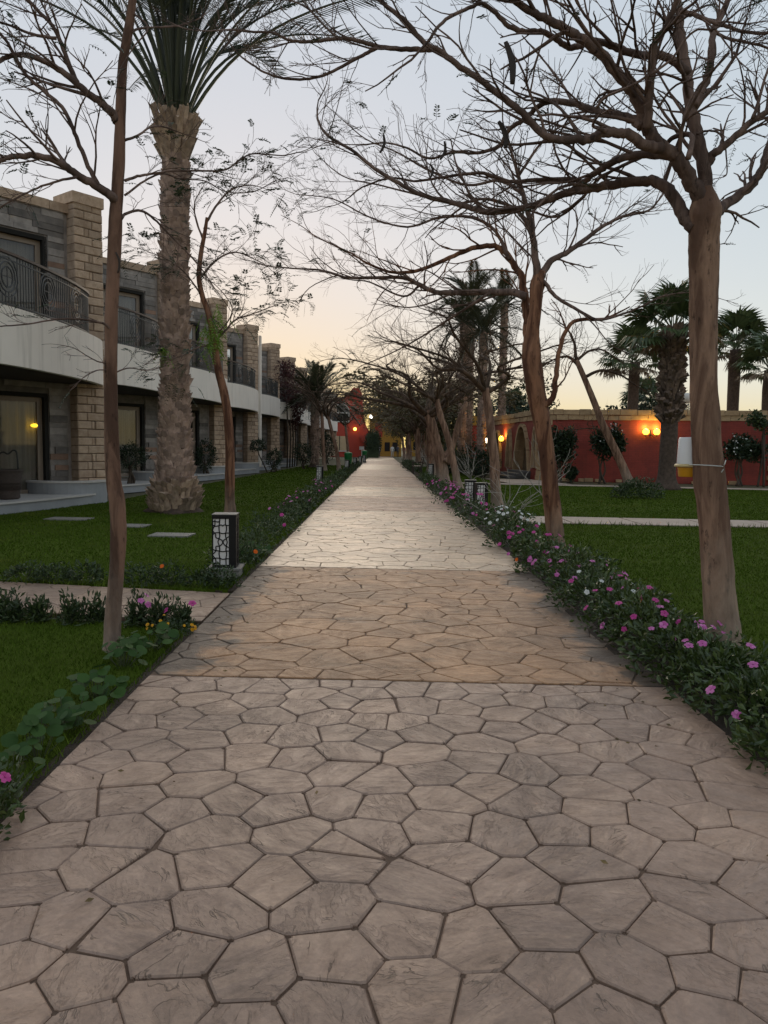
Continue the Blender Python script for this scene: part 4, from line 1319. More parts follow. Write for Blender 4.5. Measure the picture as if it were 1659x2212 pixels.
# ---- right row, further trees: same kind, grown
def grown_tree(name, base, h_fork, r0, spread, seed, label, lean=(0, 0), nl=7, tw=12, tl=1.0, mat=M_BARK, lmat=M_LIMB_FAR, rise=.42, cfg=CFG, leaf=None, top=None, cat='tree', group='trees along the path', bias=0.0, leafarg=None, fork=None):
    r = random.Random(seed)
    o = empty(name, base); tag(o, label, cat, group)
    T = Tree(seed)
    lx, ly = lean
    tp = [Vector((0, 0, -.05))] + [Vector((lx * t ** 1.3 + r.uniform(-.04, .04), ly * t + r.uniform(-.04, .04), h_fork * t)) for t in (.2, .4, .6, .8, 1.0)]
    trunk_mesh(o, tp, [r0 * 1.15, r0, r0 * .92, r0 * .86, r0 * .84, r0 * .7], mat, seed=seed)
    topp = tp[-1]
    for j in range(nl):
        a = 2 * math.pi * j / nl + r.uniform(-.4, .4)
        Ls = spread * r.uniform(.7, 1.15)
        dx, dy = math.cos(a) + bias * -1.0, math.sin(a)
        pts = [topp - Vector((0, 0, r.uniform(.02, .3)))]
        hh = rise * r.uniform(.6, 1.4)
        for t in (.2, .45, .7, 1.0):
            pts.append(topp + Vector((dx * Ls * t + r.gauss(0, .07) * Ls, dy * Ls * t + r.gauss(0, .07) * Ls, hh * Ls * (1 - (1 - t) ** 2) + r.gauss(0, .04) * Ls)))
        limb(T, o, pts, (r0 * .5, .010), cfg, lmat, twigs=tw, tlen=tl, sides=6)
    if leaf: foliage(T, o, *leaf)
    return o
CF3 = dict(CFG, kids=(3, 3, 2), minL=.2, seg=2.5)
def gpos(px, py): 
    g_ = G(px, py); return (g_.x, g_.y, 0)
b3 = Vector(gpos(1076, 1097))
t3 = grown_tree('flame_tree', b3, 3.0, .125, 3.0, 31, 'bare flame tree beside the twin bollards, third in the right row', (-.35, .1), 8, 16, 1.2, cfg=CF3, rise=.38, bias=.2)
grown_tree('flame_tree', gpos(991, 1056), 3.3, .13, 3.4, 32, 'slender leaning flame tree behind the twin bollards', (-.9, .2), 8, 16, 1.3, cfg=CF3, rise=.34, bias=.25)
t4 = grown_tree('flame_tree', gpos(958, 1045), 3.0, .24, 4.0, 33, 'thick forked flame tree leaning over the path beyond the bollards', (-.75, 0), 9, 18, 1.4, cfg=CF3, rise=.30, bias=.25)
trunk_mesh(t4, [(0, 0, .9), (.35, .1, 1.6), (.6, .1, 2.6), (.9, .2, 3.4)], [.18, .13, .11, .08], M_BARK, 'limb', seed=8)
far_lab = ['first', 'second', 'third', 'fourth', 'fifth', 'sixth', 'seventh']
for i, (x, y) in enumerate(((2.9, 40), (3.1, 47), (2.8, 55), (3.2, 63), (2.9, 72), (3.3, 82), (3.0, 93))):
    grown_tree('flame_tree', (x, y, 0), 2.9, .17, 4.2, 40 + i, 'small brown tree of the far right row, %s beyond the bench' % far_lab[i] if i else 'small brown tree of the far right row just before the bench back', (-.3 + .1 * (i % 3), 0), 9, 12, 1.7,
               cfg=dict(CF3, levels=2, kids=(4, 3), minL=.3), rise=.42, leaf=(.8, .6, leafmat('far_leaf_%d' % i, (0.060, 0.050, 0.022), (0.115, 0.092, 0.038), .7, .25), 5, .10, .24))
for i, (px, py, h) in enumerate(((701, 1017, 3.6), (733, 1017, 3.4), (752, 1003, 3.4))):
    grown_tree('flame_tree', gpos(px, py), h, .12, 2.6, 60 + i, ('thin bare tree by the date palm, leaning left', 'thin slanting tree behind the second left bollard', 'bare tree before the far red house')[i], (-.25 if i != 1 else -.75, 0), 7, 11, 1.1, cfg=dict(CF3, levels=2, minL=.3), rise=.6)

# ---- left foreground tree
YL = 5.5
bl = G(243, 1408); bl = Vector((bl.x, bl.y, 0))
tl_ = empty('flame_tree', bl)
tag(tl_, 'slim crooked tree in the left foreground beside the side path', 'tree', 'trees along the path')
T = Tree(77)
trunk_mesh(tl_, local(tr2([(243, 1425), (243, 1350), (251, 1250), (256, 1160), (253, 1090), (244, 1030), (240, 900), (240, 780), (241, 680), (245, 580), (249, 480), (254, 400), (259, 300), (262, 200), (266, 130), (277, 70), (284, 20), (292, -60)], YL), bl),
           [.064, .060, .054, .054, .056, .053, .047, .045, .045, .044, .046, .041, .036, .033, .032, .030, .027, .024], _bark('slim_tree_bark', (0.19, 0.105, 0.072), (0.095, 0.050, 0.034), (0.34, 0.26, 0.21), 0.35), seed=9, lump=.05)
CFL = dict(CFG, up=.15, wob=.11)
def LL_(pts, y0, y1, r0, r1, n, tl=.45, **k):
    limb(T, tl_, local(tr2(pts, y0, y1), bl), (r0, r1), CFL, twigs=n, tlen=tl, **k)
LL_(z4([(640, 1110), (610, 1080), (500, 1010), (430, 970), (350, 910), (250, 870), (150, 860), (50, 870), (-40, 910), (-200, 1000)]), YL, 5.0, .036, .014, 13, .5)
LL_(z4([(550, 1035), (490, 920), (430, 780), (390, 680), (340, 590), (250, 510), (150, 420), (90, 320), (30, 220), (-60, 120)]), 5.4, 5.2, .017, .009, 12, .5)
LL_(z4([(655, 680), (620, 625), (560, 570), (480, 510), (400, 440), (300, 370), (200, 320), (100, 300), (0, 335), (-100, 400)]), YL, 5.2, .034, .012, 12, .5)
LL_(z4([(425, 460), (380, 350), (330, 220), (280, 130), (200, 50), (120, -40)]), 5.4, 5.3, .018, .010, 9, .45)
LL_(z4([(310, 212), (180, 190), (80, 150), (-40, 110)]), 5.3, 5.2, .012, .007, 6, .4)
LL_(z4([(430, 980), (330, 1000), (230, 1030), (100, 1090), (-20, 1160)]), 5.3, 5.2, .010, .005, 8, .4)
LL_(z4([(690, 775), (760, 750), (830, 705), (900, 700), (960, 720)]), YL, 5.8, .010, .005, 8, .4)
LL_(z4([(690, 1000), (760, 975), (830, 962), (950, 945), (1100, 945), (1240, 940), (1320, 890), (1400, 850), (1560, 860), (1660, 840)]), YL, 6.0, .011, .004, 14, .42)
LL_(z4([(670, 1210), (700, 1180), (780, 1165), (850, 1210), (930, 1290), (1020, 1380), (1110, 1480), (1190, 1600)]), YL, 5.9, .012, .004, 14, .5)
LL_(z4([(690, 1080), (800, 1000), (900, 960), (1000, 990), (1130, 1000), (1250, 1060), (1400, 1060), (1520, 1000)]), YL, 6.2, .008, .003, 12, .45)
LL_([(243, 720), (225, 700), (180, 690), (120, 690), (60, 700), (0, 705)], YL, 5.1, .010, .004, 8, .3)
LL_([(241, 785), (215, 782), (190, 770), (160, 752), (130, 745)], YL, 5.2, .006, .002, 7, .18)
LL_([(241, 800), (210, 800), (185, 812), (165, 830)], YL, 5.2, .005, .002, 6, .16)
LL_([(247, 805), (280, 795), (320, 800), (360, 790)], YL, 5.6, .006, .002, 8, .22)
LL_([(284, 25), (320, 60), (290, 100), (260, 150), (250, 200)], YL, 5.3, .007, .003, 4, .2)
LL_([(276, 75), (300, 62), (350, 58), (390, 55), (430, 40)], YL, 5.8, .010, .004, 4, .3)
foliage(T, tl_, .24, .10, M_LEAF_D, 6, .011, .030)
pod(P(250, 545, 5.45) - bl, P(254, 590, 5.45) - bl, .008, tl_)

# ---- thin leafy tree behind the left bollard
Y4 = 16.3
b4 = G(497, 1114); b4 = Vector((b4.x, b4.y, 0))
t5 = empty('flame_tree', b4)
tag(t5, 'thin curving tree with drooping lime leaves behind the left bollard', 'tree', 'trees along the path')
T = Tree(78)
trunk_mesh(t5, local(tr2([(497, 1120), (496, 1060), (497, 980), (492, 900), (484, 850), (473, 805), (466, 760), (458, 710), (448, 670), (437, 640), (430, 600), (434, 550), (443, 500), (447, 470)], Y4), b4),
           [.105, .100, .098, .094, .088, .080, .072, .066, .060, .055, .052, .046, .040, .03], M_BARK2, seed=19)
def L5(pts, y0, y1, r0, r1, n, tl=.9):
    limb(T, t5, local(tr2(pts, y0, y1), b4), (r0, r1), dict(CFL, seg=3), twigs=n, tlen=tl)
L5([(446, 480), (470, 440), (500, 410), (540, 400), (580, 410)], Y4, 16.6, .03, .006, 12)
L5([(440, 520), (425, 480), (420, 440), (440, 400)], Y4, 16.2, .025, .006, 10)
L5([(432, 600), (470, 560), (510, 545), (550, 560), (570, 570)], Y4, 16.9, .028, .006, 14)
L5([(462, 740), (490, 710), (510, 690), (540, 680), (580, 665), (620, 650)], Y4, 17, .030, .006, 16)
L5([(470, 720), (495, 690), (500, 660), (470, 620), (440, 600)], Y4, 16, .018, .006, 8)
L5([(462, 745), (430, 750), (390, 770), (350, 780)], Y4, 15.8, .022, .006, 10)
L5([(437, 640), (400, 590), (360, 560), (310, 540)], Y4, 15.8, .020, .006, 12)
foliage(T, t5, .5, .26, M_LEAF_D, 7, .026, .075)
mb = MB(); r = random.Random(2)
for i in range(46):
    c = P(r.gauss(463, 14), r.gauss(705, 26), Y4 + r.uniform(-.4, .3)) - b4
    frond_leaf(mb, c, (r.gauss(0, .4), r.gauss(0, .4), -.8), .32, r, 8, .035, .10)
for i in range(10):
    c = P(r.gauss(352, 8), r.gauss(752, 5), Y4 - .5) - b4
    frond_leaf(mb, c, (r.gauss(0, .5), r.gauss(0, .4), -.5), .28, r, 7, .035, .09)
tag(mb.build('lime_foliage', M_LEAF_L, t5), kind='stuff')
# ================================================================ palms
M_PTRUNK = pmat('palm_trunk', (0.12, 0.08, 0.06), (0.05, 0.034, 0.026), 9, 0.9, 0.9, 30, 0.03, isl=0.0)
M_BOOT = pmat('palm_leaf_base', (0.46, 0.325, 0.265), (0.25, 0.17, 0.135), 9, 0.9, 0.8, 40, 0.02, isl=0.35)
M_HUSK = pmat('dry_palm_husk', (0.46, 0.335, 0.25), (0.23, 0.16, 0.115), 9, 0.9, 0.8, 40, 0.02, isl=0.4)
M_FROND = leafmat('date_frond', (0.034, 0.040, 0.024), (0.068, 0.076, 0.040), 0.5, 0.12)
M_PETIOLE = pmat('frond_stalk', (0.105, 0.10, 0.055), (0.07, 0.065, 0.04), 8, 0.6)
M_FAN = leafmat('fan_frond', (0.045, 0.070, 0.028), (0.10, 0.135, 0.055), 0.45, 0.15)
M_FANDRY = leafmat('dry_fan', (0.11, 0.075, 0.045), (0.17, 0.12, 0.07), 0.7, 0.1)
M_FARPALM = leafmat('far_date_frond', (0.028, 0.034, 0.017), (0.055, 0.058, 0.026), 0.5, 0.12)

def date_frond_mesh(L, droop, seed, stalk=.18, ll=.42, pairs=46, lw=.020, mat=M_FROND):
    r = random.Random(seed)
    mb = MB()
    n = 14
    pts = []
    for i in range(n + 1):
        t = i / n
        pts.append(Vector((L * (t - .12 * droop * t * t), 0, -droop * L * .42 * t ** 2.2 + .02)))
    V, F_ = tube_geo(pts, [.038 * (1 - .85 * i / n) + .004 for i in range(n + 1)], 5)
    mb.add(V, F_)
    for k in range(pairs):
        t = stalk + (1 - stalk) * (k + .5) / pairs
        f = t * n; i = min(int(f), n - 1)
        c = pts[i].lerp(pts[i + 1], f - i); tg = (pts[i + 1] - pts[i]).normalized()
        l_ = ll * (0.55 + .9 * math.sin(math.pi * min(1, (t - stalk) / (1 - stalk) * .9 + .1)) ** .8) * r.uniform(.85, 1.1)
        for s_ in (-1, 1):
            d = (tg * .72 + Vector((0, s_, 0)) * .72 + Vector((0, 0, r.uniform(.05, .45)))).normalized()
            e = c + d * l_ + Vector((0, 0, -.10 * l_))
            m_ = c + d * l_ * .5
            wv = Vector((0, 0, 1)).cross(d).normalized() * lw * .5 + Vector((0, 0, .006))
            mb.add([c - wv * .5, m_ - wv, e, m_ + wv, c + wv * .5], [(0, 1, 2, 3, 4)])
    me = bpy.data.meshes.new('frond')
    me.from_pydata(mb.v, [], mb.f); me.materials.append(mat); me.update()
    return me
def fan_mesh(seed, rad=.75, mat=M_FAN, pet=.8):
    r = random.Random(seed); mb = MB()
    V, F_ = tube_geo([Vector((0, 0, 0)), Vector((pet * .5, 0, .05)), Vector((pet, 0, 0))], [.022, .016, .012], 4)
    mb.add(V, F_)
    c = Vector((pet, 0, 0)); ns = 26
    for k in range(ns):
        a = (k / (ns - 1) - .5) * R(235)
        d = Vector((math.cos(a), math.sin(a), .12 * math.cos(a * 2)))
        l_ = rad * (1 - .18 * abs(a) / 2) * r.uniform(.9, 1.08)
        e1 = c + d * l_ * .62; e2 = c + d * l_ * .97 + Vector((0, 0, -l_ * r.uniform(.22, .5)))
        wv = Vector((-d.y, d.x, 0)).normalized() * l_ * .075
        up = Vector((0, 0, .012 if k % 2 else -.012))
        mb.add([c, e1 - wv + up, e1 + wv + up, e2], [(0, 1, 2), (1, 3, 2)])
    me = bpy.data.meshes.new('fan_leaf'); me.from_pydata(mb.v, [], mb.f); me.materials.append(mat); me.update()
    return me
M_SHAG = pmat('shaggy_husk', (0.20, 0.135, 0.10), (0.09, 0.06, 0.045), 9, 0.9, 0.8, 40, 0.02, isl=0.5)
def boot_mesh(w_, h, d):
    mb = MB()
    mb.add([(-w_/2, 0, 0), (w_/2, 0, 0), (w_*.42, 0, h), (-w_*.42, 0, h),
            (-w_*.40, d*.25, 0), (w_*.40, d*.25, 0), (w_*.30, d, h*.92), (-w_*.30, d, h*.92), (0, d*1.25, h*1.1), (0, d*.45, 0)],
           [(0, 4, 7, 3), (4, 9, 8, 7), (9, 5, 6, 8), (5, 1, 2, 6), (3, 7, 8, 6, 2), (0, 1, 5, 9, 4)])
    me = bpy.data.meshes.new('leaf_base'); me.from_pydata(mb.v, [], mb.f); me.update()
    return me
def orient(p, azim, elev, rollv=0.0, s=1.0):
    return Matrix.Translation(p) @ Matrix.Rotation(azim, 4, 'Z') @ Matrix.Rotation(-elev, 4, 'Y') @ Matrix.Rotation(rollv, 4, 'X') @ Matrix.Scale(s, 4)

pb = G(377, 1106); pb = Vector((pb.x, pb.y, 0))
palm = empty('date_palm', pb)
tag(palm, 'tall date palm with scaly trunk and swollen root base on the left lawn', 'palm')
prof = [(0, .50), (.25, .53), (.5, .48), (.75, .40), (1.1, .355), (1.8, .31), (2.8, .28), (4.0, .268), (5.2, .268), (6.4, .255), (7.5, .255), (8.2, .34)]
def prad(z): return float(np.interp(z, [p[0] for p in prof], [p[1] for p in prof]))
lean = lambda z: Vector((.012 * z + .01 * math.sin(z * .9), 0, 0))
trunk_mesh(palm, [Vector((0, 0, z_)) + lean(z_) for z_, _ in prof], [r_ * .9 for _, r_ in prof], M_PTRUNK, sides=20, lump=.03, seed=3)
r = random.Random(12)
boots = []
bms = [boot_mesh(.19, .15, .075), boot_mesh(.17, .16, .10), boot_mesh(.2, .13, .065)]
chunk = [boot_mesh(.17, .17, .13), boot_mesh(.14, .20, .10), boot_mesh(.2, .15, .15)]
topb = [boot_mesh(.15, .34, .12), boot_mesh(.13, .42, .10)]
for m_ in bms: m_.materials.append(M_BOOT)
for m_ in chunk: m_.materials.append(M_HUSK)
for m_ in topb: m_.materials.append(M_HUSK)
z_ = .06; row = 0
while z_ < 8.15:
    R_ = prad(z_)
    big = z_ < .62; top_ = z_ > 7.45
    n = int(2 * math.pi * R_ / (.15 if not big else .13))
    for k in range(n):
        a = 2 * math.pi * (k + .5 * (row % 2) + r.uniform(-.15, .15)) / n
        ms = chunk if big else (topb if top_ else bms)
        p = Vector((math.cos(a) * R_ * .90, math.sin(a) * R_ * .90, z_ + r.uniform(-.02, .02))) + lean(z_)
        s_ = r.uniform(.85, 1.2)
        tilt = r.uniform(-.15, .2) - (.28 if top_ else 0)
        Mx = Matrix.Translation(p) @ Matrix.Rotation(a - math.pi / 2, 4, 'Z') @ Matrix.Rotation(tilt, 4, 'X') @ Matrix.Rotation(r.uniform(-.12, .12), 4, 'Y') @ Matrix.Scale(s_, 4)
        vis = -math.sin(a) * 1.0 + math.cos(a) * .27
        boots.append((vis * (1.6 if big or top_ else 1), r.choice(ms), Mx))
    z_ += .105 if not big else .12; row += 1
boots.sort(key=lambda b: -b[0])
for vis, me, Mx in boots[:290]: inst('leaf_base', me, palm, matrix=Mx)
groups = {}
for vis, me, Mx in boots[290:]:
    groups.setdefault(me.materials[0].name, []).append((me, Mx))
for mn, l_ in groups.items():
    mb = MB()
    for me, Mx in l_:
        mb.add([Mx @ v.co for v in me.vertices], [tuple(p.vertices) for p in me.polygons])
    tag(mb.build('leaf_bases', bpy.data.materials[mn], palm), kind='stuff')
dfm = [date_frond_mesh(5.4, d_, 50 + i, stalk=.36, ll=.46, pairs=70, lw=.020) for i, d_ in enumerate((.35, .75, 1.15, 1.5))]
ctop = Vector((0, 0, 8.5)) + lean(8.2)
for k in range(44):
    a = k * 2.39996 + r.uniform(-.2, .2)
    u = k / 43
    el = R(89 - 24 * u ** 1.2 + r.uniform(-3, 3))
    me = dfm[min(3, int(u * 2.6 + r.uniform(0, 1.6)))]
    inst('frond', me, palm, matrix=orient(ctop + Vector((math.cos(a), math.sin(a), 0)) * (.10 + .14 * u) - Vector((0, 0, .25 * u)), a, el, r.uniform(-.5, .5), r.uniform(.9, 1.12)))

fan_ms = [fan_mesh(70 + i) for i in range(3)]
fan_dry = fan_mesh(80, .7, M_FANDRY)
def fan_palm(base, h, r0, label, seed, n=26, s=1.0, shag=(0, 0), ms=fan_ms, group='fan palms behind the red wall', topdry=4):
    r = random.Random(seed)
    o = empty('fan_palm', base); tag(o, label, 'palm', group)
    trunk_mesh(o, [Vector((r.uniform(-.03, .03), 0, h * t)) for t in (0, .12, .35, .6, .85, 1)], [r0 * 1.25, r0 * 1.0, r0 * .92, r0 * .9, r0 * .9, r0 * .8], M_PTRUNK, sides=12, seed=seed)
    if shag[1]:
        mb = MB(); bm = boot_mesh(.16, .26, .10)
        z_ = shag[0]
        while z_ < h:
            for k in range(12):
                a = 2 * math.pi * (k + r.random()) / 12
                Mx = Matrix.Translation(Vector((math.cos(a) * r0 * .9, math.sin(a) * r0 * .9, z_ + r.uniform(-.05, .05)))) @ Matrix.Rotation(a - math.pi / 2, 4, 'Z') @ Matrix.Rotation(r.uniform(-.9, .1), 4, 'X') @ Matrix.Scale(r.uniform(.8, 1.5), 4)
                mb.add([Mx @ v.co for v in bm.vertices], [tuple(p.vertices) for p in bm.polygons])
            z_ += .13
        tag(mb.build('shaggy_leaf_bases', M_SHAG, o), kind='stuff')
    for k in range(n):
        a = k * 2.39996; u = k / (n - 1)
        el = R(82 - 105 * u + r.uniform(-9, 9))
        me = fan_dry if (u > 1 - topdry / n) else r.choice(ms)
        inst('fan_leaf', me, o, matrix=orient(Vector((math.cos(a) * .1, math.sin(a) * .1, h - .05 + .25 * (1 - u))), a, el, r.uniform(-.3, .3), s * r.uniform(.9, 1.15)))
    return o
wpos = G(1440, 1058)
fan_palm((wpos.x, wpos.y, 0), 6.0, .34, 'shaggy fan palm standing on the lawn right of the globe lamps', 91, 28, 1.22, (2.6, 1), topdry=2)
def at_px(px, py, Y): v = P(px, py, Y); return v
v = at_px(1370, 790, 46); fan_palm((v.x, 46, 0), v.z + .2, .36, 'fan palm behind the red wall, left of the shaggy one', 92, 26, 1.45)
v = at_px(1590, 755, 43); fan_palm((v.x, 43, 0), v.z, .36, 'fan palm behind the wall at the right picture edge', 93, 26, 1.4)
v = at_px(1665, 800, 40); fan_palm((v.x, 40, 0), v.z, .36, 'low fan palm cut by the right picture edge', 94, 24, 1.3)
v = at_px(1390, 872, 60); fan_palm((v.x, 60, 0), v.z, .3, 'small distant fan palm peeping over the wall', 95, 20, 1.4)
v = at_px(1110, 880, 75); fan_palm((v.x, 75, 0), v.z, .3, 'tiny fan palm far behind the arcade roof', 96, 18, 1.2)

far_fr = [date_frond_mesh(2.6, d_, 150 + i, stalk=.12, ll=.42, pairs=30, lw=.05, mat=M_FARPALM) for i, d_ in enumerate((.5, 1.0, 1.5))]
def date_palm(base, h, r0, n, s, label, seed, el0=85, el1=-25, group='date palms in the gardens'):
    r = random.Random(seed)
    o = empty('date_palm', base); tag(o, label, 'palm', group)
    trunk_mesh(o, [Vector((r.uniform(-.05, .05), 0, h * t)) for t in (0, .1, .4, .7, .95, 1.02)], [r0 * 1.35, r0, r0 * .95, r0 * .9, r0 * 1.2, r0], M_PTRUNK, sides=12, seed=seed)
    mb = MB(); bm = boot_mesh(.22, .2, .09)
    z_ = .2
    while z_ < h:
        for k in range(9):
            a = 2 * math.pi * (k + .5 * (int(z_ * 10) % 2) + r.uniform(-.2, .2)) / 9
            Mx = Matrix.Translation(Vector((math.cos(a) * r0 * .88, math.sin(a) * r0 * .88, z_))) @ Matrix.Rotation(a - math.pi / 2, 4, 'Z') @ Matrix.Rotation(r.uniform(-.3, .1), 4, 'X')
            mb.add([Mx @ v.co for v in bm.vertices], [tuple(p.vertices) for p in bm.polygons])
        z_ += .19
    tag(mb.build('leaf_bases', M_BOOT, o), kind='stuff')
    for k in range(n):
        a = k * 2.39996 + r.uniform(-.2, .2); u = k / (n - 1)
        inst('frond', r.choice(far_fr[:2] if u < .5 else far_fr[1:]), o, matrix=orient(Vector((math.cos(a) * .12, math.sin(a) * .12, h)), a, R(el0 + (el1 - el0) * u + r.uniform(-6, 6)), r.uniform(-.4, .4), s * r.uniform(.85, 1.15)))
    return o
v = G(680, 1010); date_palm((v.x, v.y, 0), 4.6, .27, 40, 1.15, 'bushy date palm before the middle of the hotel row', 201, 85, -5)
for i, (px, cy, Yp, lb) in enumerate(((1003, 700, 46, 'tall slim date palm right of the path, leftmost of the tall group'), (1018, 650, 50, 'tallest date palm of the group behind the row of bare trees'), (1045, 720, 44, 'date palm with hanging dead fronds in the tall group'), (1090, 660, 52, 'tall date palm of the group nearest the arcade'))):
    v = P(px, cy, Yp); date_palm((v.x, Yp, 0), v.z, .20, 26, 1.0, lb, 210 + i, 80, -30)

# ================================================================ shrubs and flowers
def leaf_cloud(n, rad, leaf, seed, aspect=.45, shell=.55, lump=.22, flat=0.0, zcut=-1.0, upness=.3):
    """many small leaf faces spread through an uneven ellipsoid; returns V, F"""
    g_ = np.random.default_rng(seed)
    d = g_.normal(size=(n, 3)); d /= np.linalg.norm(d, axis=1)[:, None]
    d = d[d[:, 2] > zcut]; n = len(d)
    k = g_.normal(size=(5, 3)) * 2.2; ph = g_.uniform(0, 6.28, 5)
    lum = 1 + lump * np.sin(d @ k.T + ph).sum(1) / 2.2
    rr_ = (shell + (1 - shell) * g_.random(n)) * np.where(g_.random(n) < .12, 1.12, 1.0)
    c = d * (rr_ * lum)[:, None] * np.array(rad)
    ax = d + g_.normal(size=(n, 3)) * .75 + np.array([0, 0, upness]); ax /= np.linalg.norm(ax, axis=1)[:, None]
    s_ = np.cross(ax, g_.normal(size=(n, 3))); s_ /= np.linalg.norm(s_, axis=1)[:, None]
    nr = np.cross(ax, s_)
    L = (leaf * g_.uniform(.6, 1.3, n))[:, None]
    a = c - ax * L * .5; b = c + ax * L * .5
    m1 = c + s_ * L * aspect * .5 + nr * L * .08 + ax * L * .06; m2 = c - s_ * L * aspect * .5 + nr * L * .08 + ax * L * .06
    V = np.stack([a, m1, b, m2], 1).reshape(-1, 3)
    i = np.arange(n) * 4
    F_ = np.concatenate([np.stack([i, i + 1, i + 2], 1), np.stack([i, i + 2, i + 3], 1)])
    # keep the two halves of a leaf one island: shared edge a-b
    return V, F_
M_VINCA = leafmat('periwinkle_leaf', (0.026, 0.046, 0.010), (0.075, 0.110, 0.026), 0.36, 0.15, .5)
M_BUSH = leafmat('bush_leaf', (0.022, 0.040, 0.014), (0.060, 0.088, 0.028), 0.45, 0.15)
M_SHRUB = leafmat('wall_shrub_leaf', (0.012, 0.024, 0.010), (0.032, 0.052, 0.020), 0.45, 0.1)
M_NAST = leafmat('nasturtium_leaf', (0.026, 0.062, 0.012), (0.048, 0.100, 0.020), 0.6, 0.2, .2)
M_STEM = pmat('green_stem', (0.05, 0.06, 0.025), None, 8, 0.7)
M_WOODY = pmat('woody_stem', (0.10, 0.075, 0.055), (0.06, 0.045, 0.035), 10, 0.9)
def petal_mat(name, c1, c2): 
    return leafmat(name, c1, c2, .55, .25, .3)
M_PINK = petal_mat('pink_petal', (0.50, 0.10, 0.34), (0.66, 0.22, 0.50))
M_MAG = petal_mat('magenta_petal', (0.48, 0.04, 0.24), (0.58, 0.09, 0.32))
M_WPET = petal_mat('white_petal', (0.62, 0.62, 0.60), (0.75, 0.75, 0.72))
M_ORG = petal_mat('orange_petal', (0.75, 0.14, 0.012), (0.85, 0.22, 0.02))
M_YEL = petal_mat('yellow_petal', (0.68, 0.34, 0.015), (0.75, 0.42, 0.02))
def flower_mesh(mat, n=5, rad=.025, name='flower'):
    mb = MB()
    for k in range(n):
        a = 2 * math.pi * k / n; w_ = .62
        p = lambda rr_, aa, zz: (rr_ * math.cos(aa), rr_ * math.sin(aa), zz)
        mb.add([p(0, a, 0), p(rad * .75, a - w_, .004), p(rad, a - .28, .001), p(rad * 1.02, a + .28, .001), p(rad * .75, a + w_, .004)], [(0, 1, 2, 3, 4)])
    mb.lathe([(.003, .001), (.003, .006), (.001, .007)], 5)
    me = bpy.data.meshes.new(name); me.from_pydata(mb.v, [], mb.f); me.materials.append(mat); me.update()
    return me
def pom_mesh(mat, rad=.018):
    mb = MB()
    for q, (rr_, zz) in enumerate(((1, 0), (.75, .4), (.4, .7))):
        for k in range(8 - q * 2):
            a = 2 * math.pi * (k + q * .4) / (8 - q * 2)
            mb.add([(0, 0, zz * rad), (rad * rr_ * math.cos(a - .4), rad * rr_ * math.sin(a - .4), rad * (zz + .2)), (rad * rr_ * 1.1 * math.cos(a), rad * rr_ * 1.1 * math.sin(a), rad * (zz + .1)), (rad * rr_ * math.cos(a + .4), rad * rr_ * math.sin(a + .4), rad * (zz + .2))], [(0, 1, 2, 3)])
    me = bpy.data.meshes.new('flower'); me.from_pydata(mb.v, [], mb.f); me.materials.append(mat); me.update()
    return me
FL = dict(pink=flower_mesh(M_PINK), mag=flower_mesh(M_MAG), white=flower_mesh(M_WPET), orange=pom_mesh(M_ORG, .022), yellow=pom_mesh(M_YEL, .017))
def bush(name, loc, rad, n, leaf, label, cat, group, seed, mat=M_VINCA, flowers=(), stems=6, zcut=-.35, lump=.25, shell=.5, aspect=.42, upness=.3, fscale=1.0):
    r = random.Random(seed)
    o = empty(name, loc); tag(o, label, cat, group)
    V, F_ = leaf_cloud(n, rad, leaf, seed, aspect, shell, lump, zcut=zcut, upness=upness)
    V = V + np.array([0, 0, rad[2] * .42]); V[:, 2] = np.maximum(V[:, 2], .01)
    tag(mesh_obj('foliage', V, F_, mat, o), kind='stuff')
    mb = MB()
    for i in range(stems):
        a = r.uniform(0, 6.28); q = r.uniform(.3, .9)
        e = Vector((math.cos(a) * rad[0] * q, math.sin(a) * rad[1] * q, rad[2] * r.uniform(.6, 1.25)))
        mb.tube([Vector((e.x * .15, e.y * .15, -.01)), Vector((e.x * .6, e.y * .6, e.z * .55)), e], .005, 4)
    if stems: mb.build('stems', M_STEM, o)
    for kind, cnt in flowers:
        for i in range(cnt):
            a = r.uniform(0, 6.28); ph = r.uniform(.15, 1.25)
            if r.random() < .6: a = r.uniform(math.pi * .95, math.pi * 1.9)      # most face the light of the open path
            d = Vector((math.cos(a) * math.cos(ph), math.sin(a) * math.cos(ph), math.sin(ph)))
            k_ = r.uniform(.98, 1.18)
            p = Vector((d.x * rad[0] * k_, d.y * rad[1] * k_, rad[2] * .42 + d.z * rad[2] * k_))
            nz = (d + Vector((r.gauss(0, .3), -.35 + r.gauss(0, .3), .45))).normalized()
            inst('flower', FL[kind], o, matrix=Matrix.Translation(p) @ nz.to_track_quat('Z', 'Y').to_matrix().to_4x4() @ Matrix.Rotation(r.uniform(0, 6), 4, 'Z') @ Matrix.Scale(fscale * r.uniform(.8, 1.2), 4))
    return o
ORD = 'first second third fourth fifth sixth seventh eighth ninth tenth eleventh twelfth thirteenth fourteenth fifteenth sixteenth seventeenth eighteenth nineteenth twentieth'.split()
GR = 'periwinkle bushes along the right border'
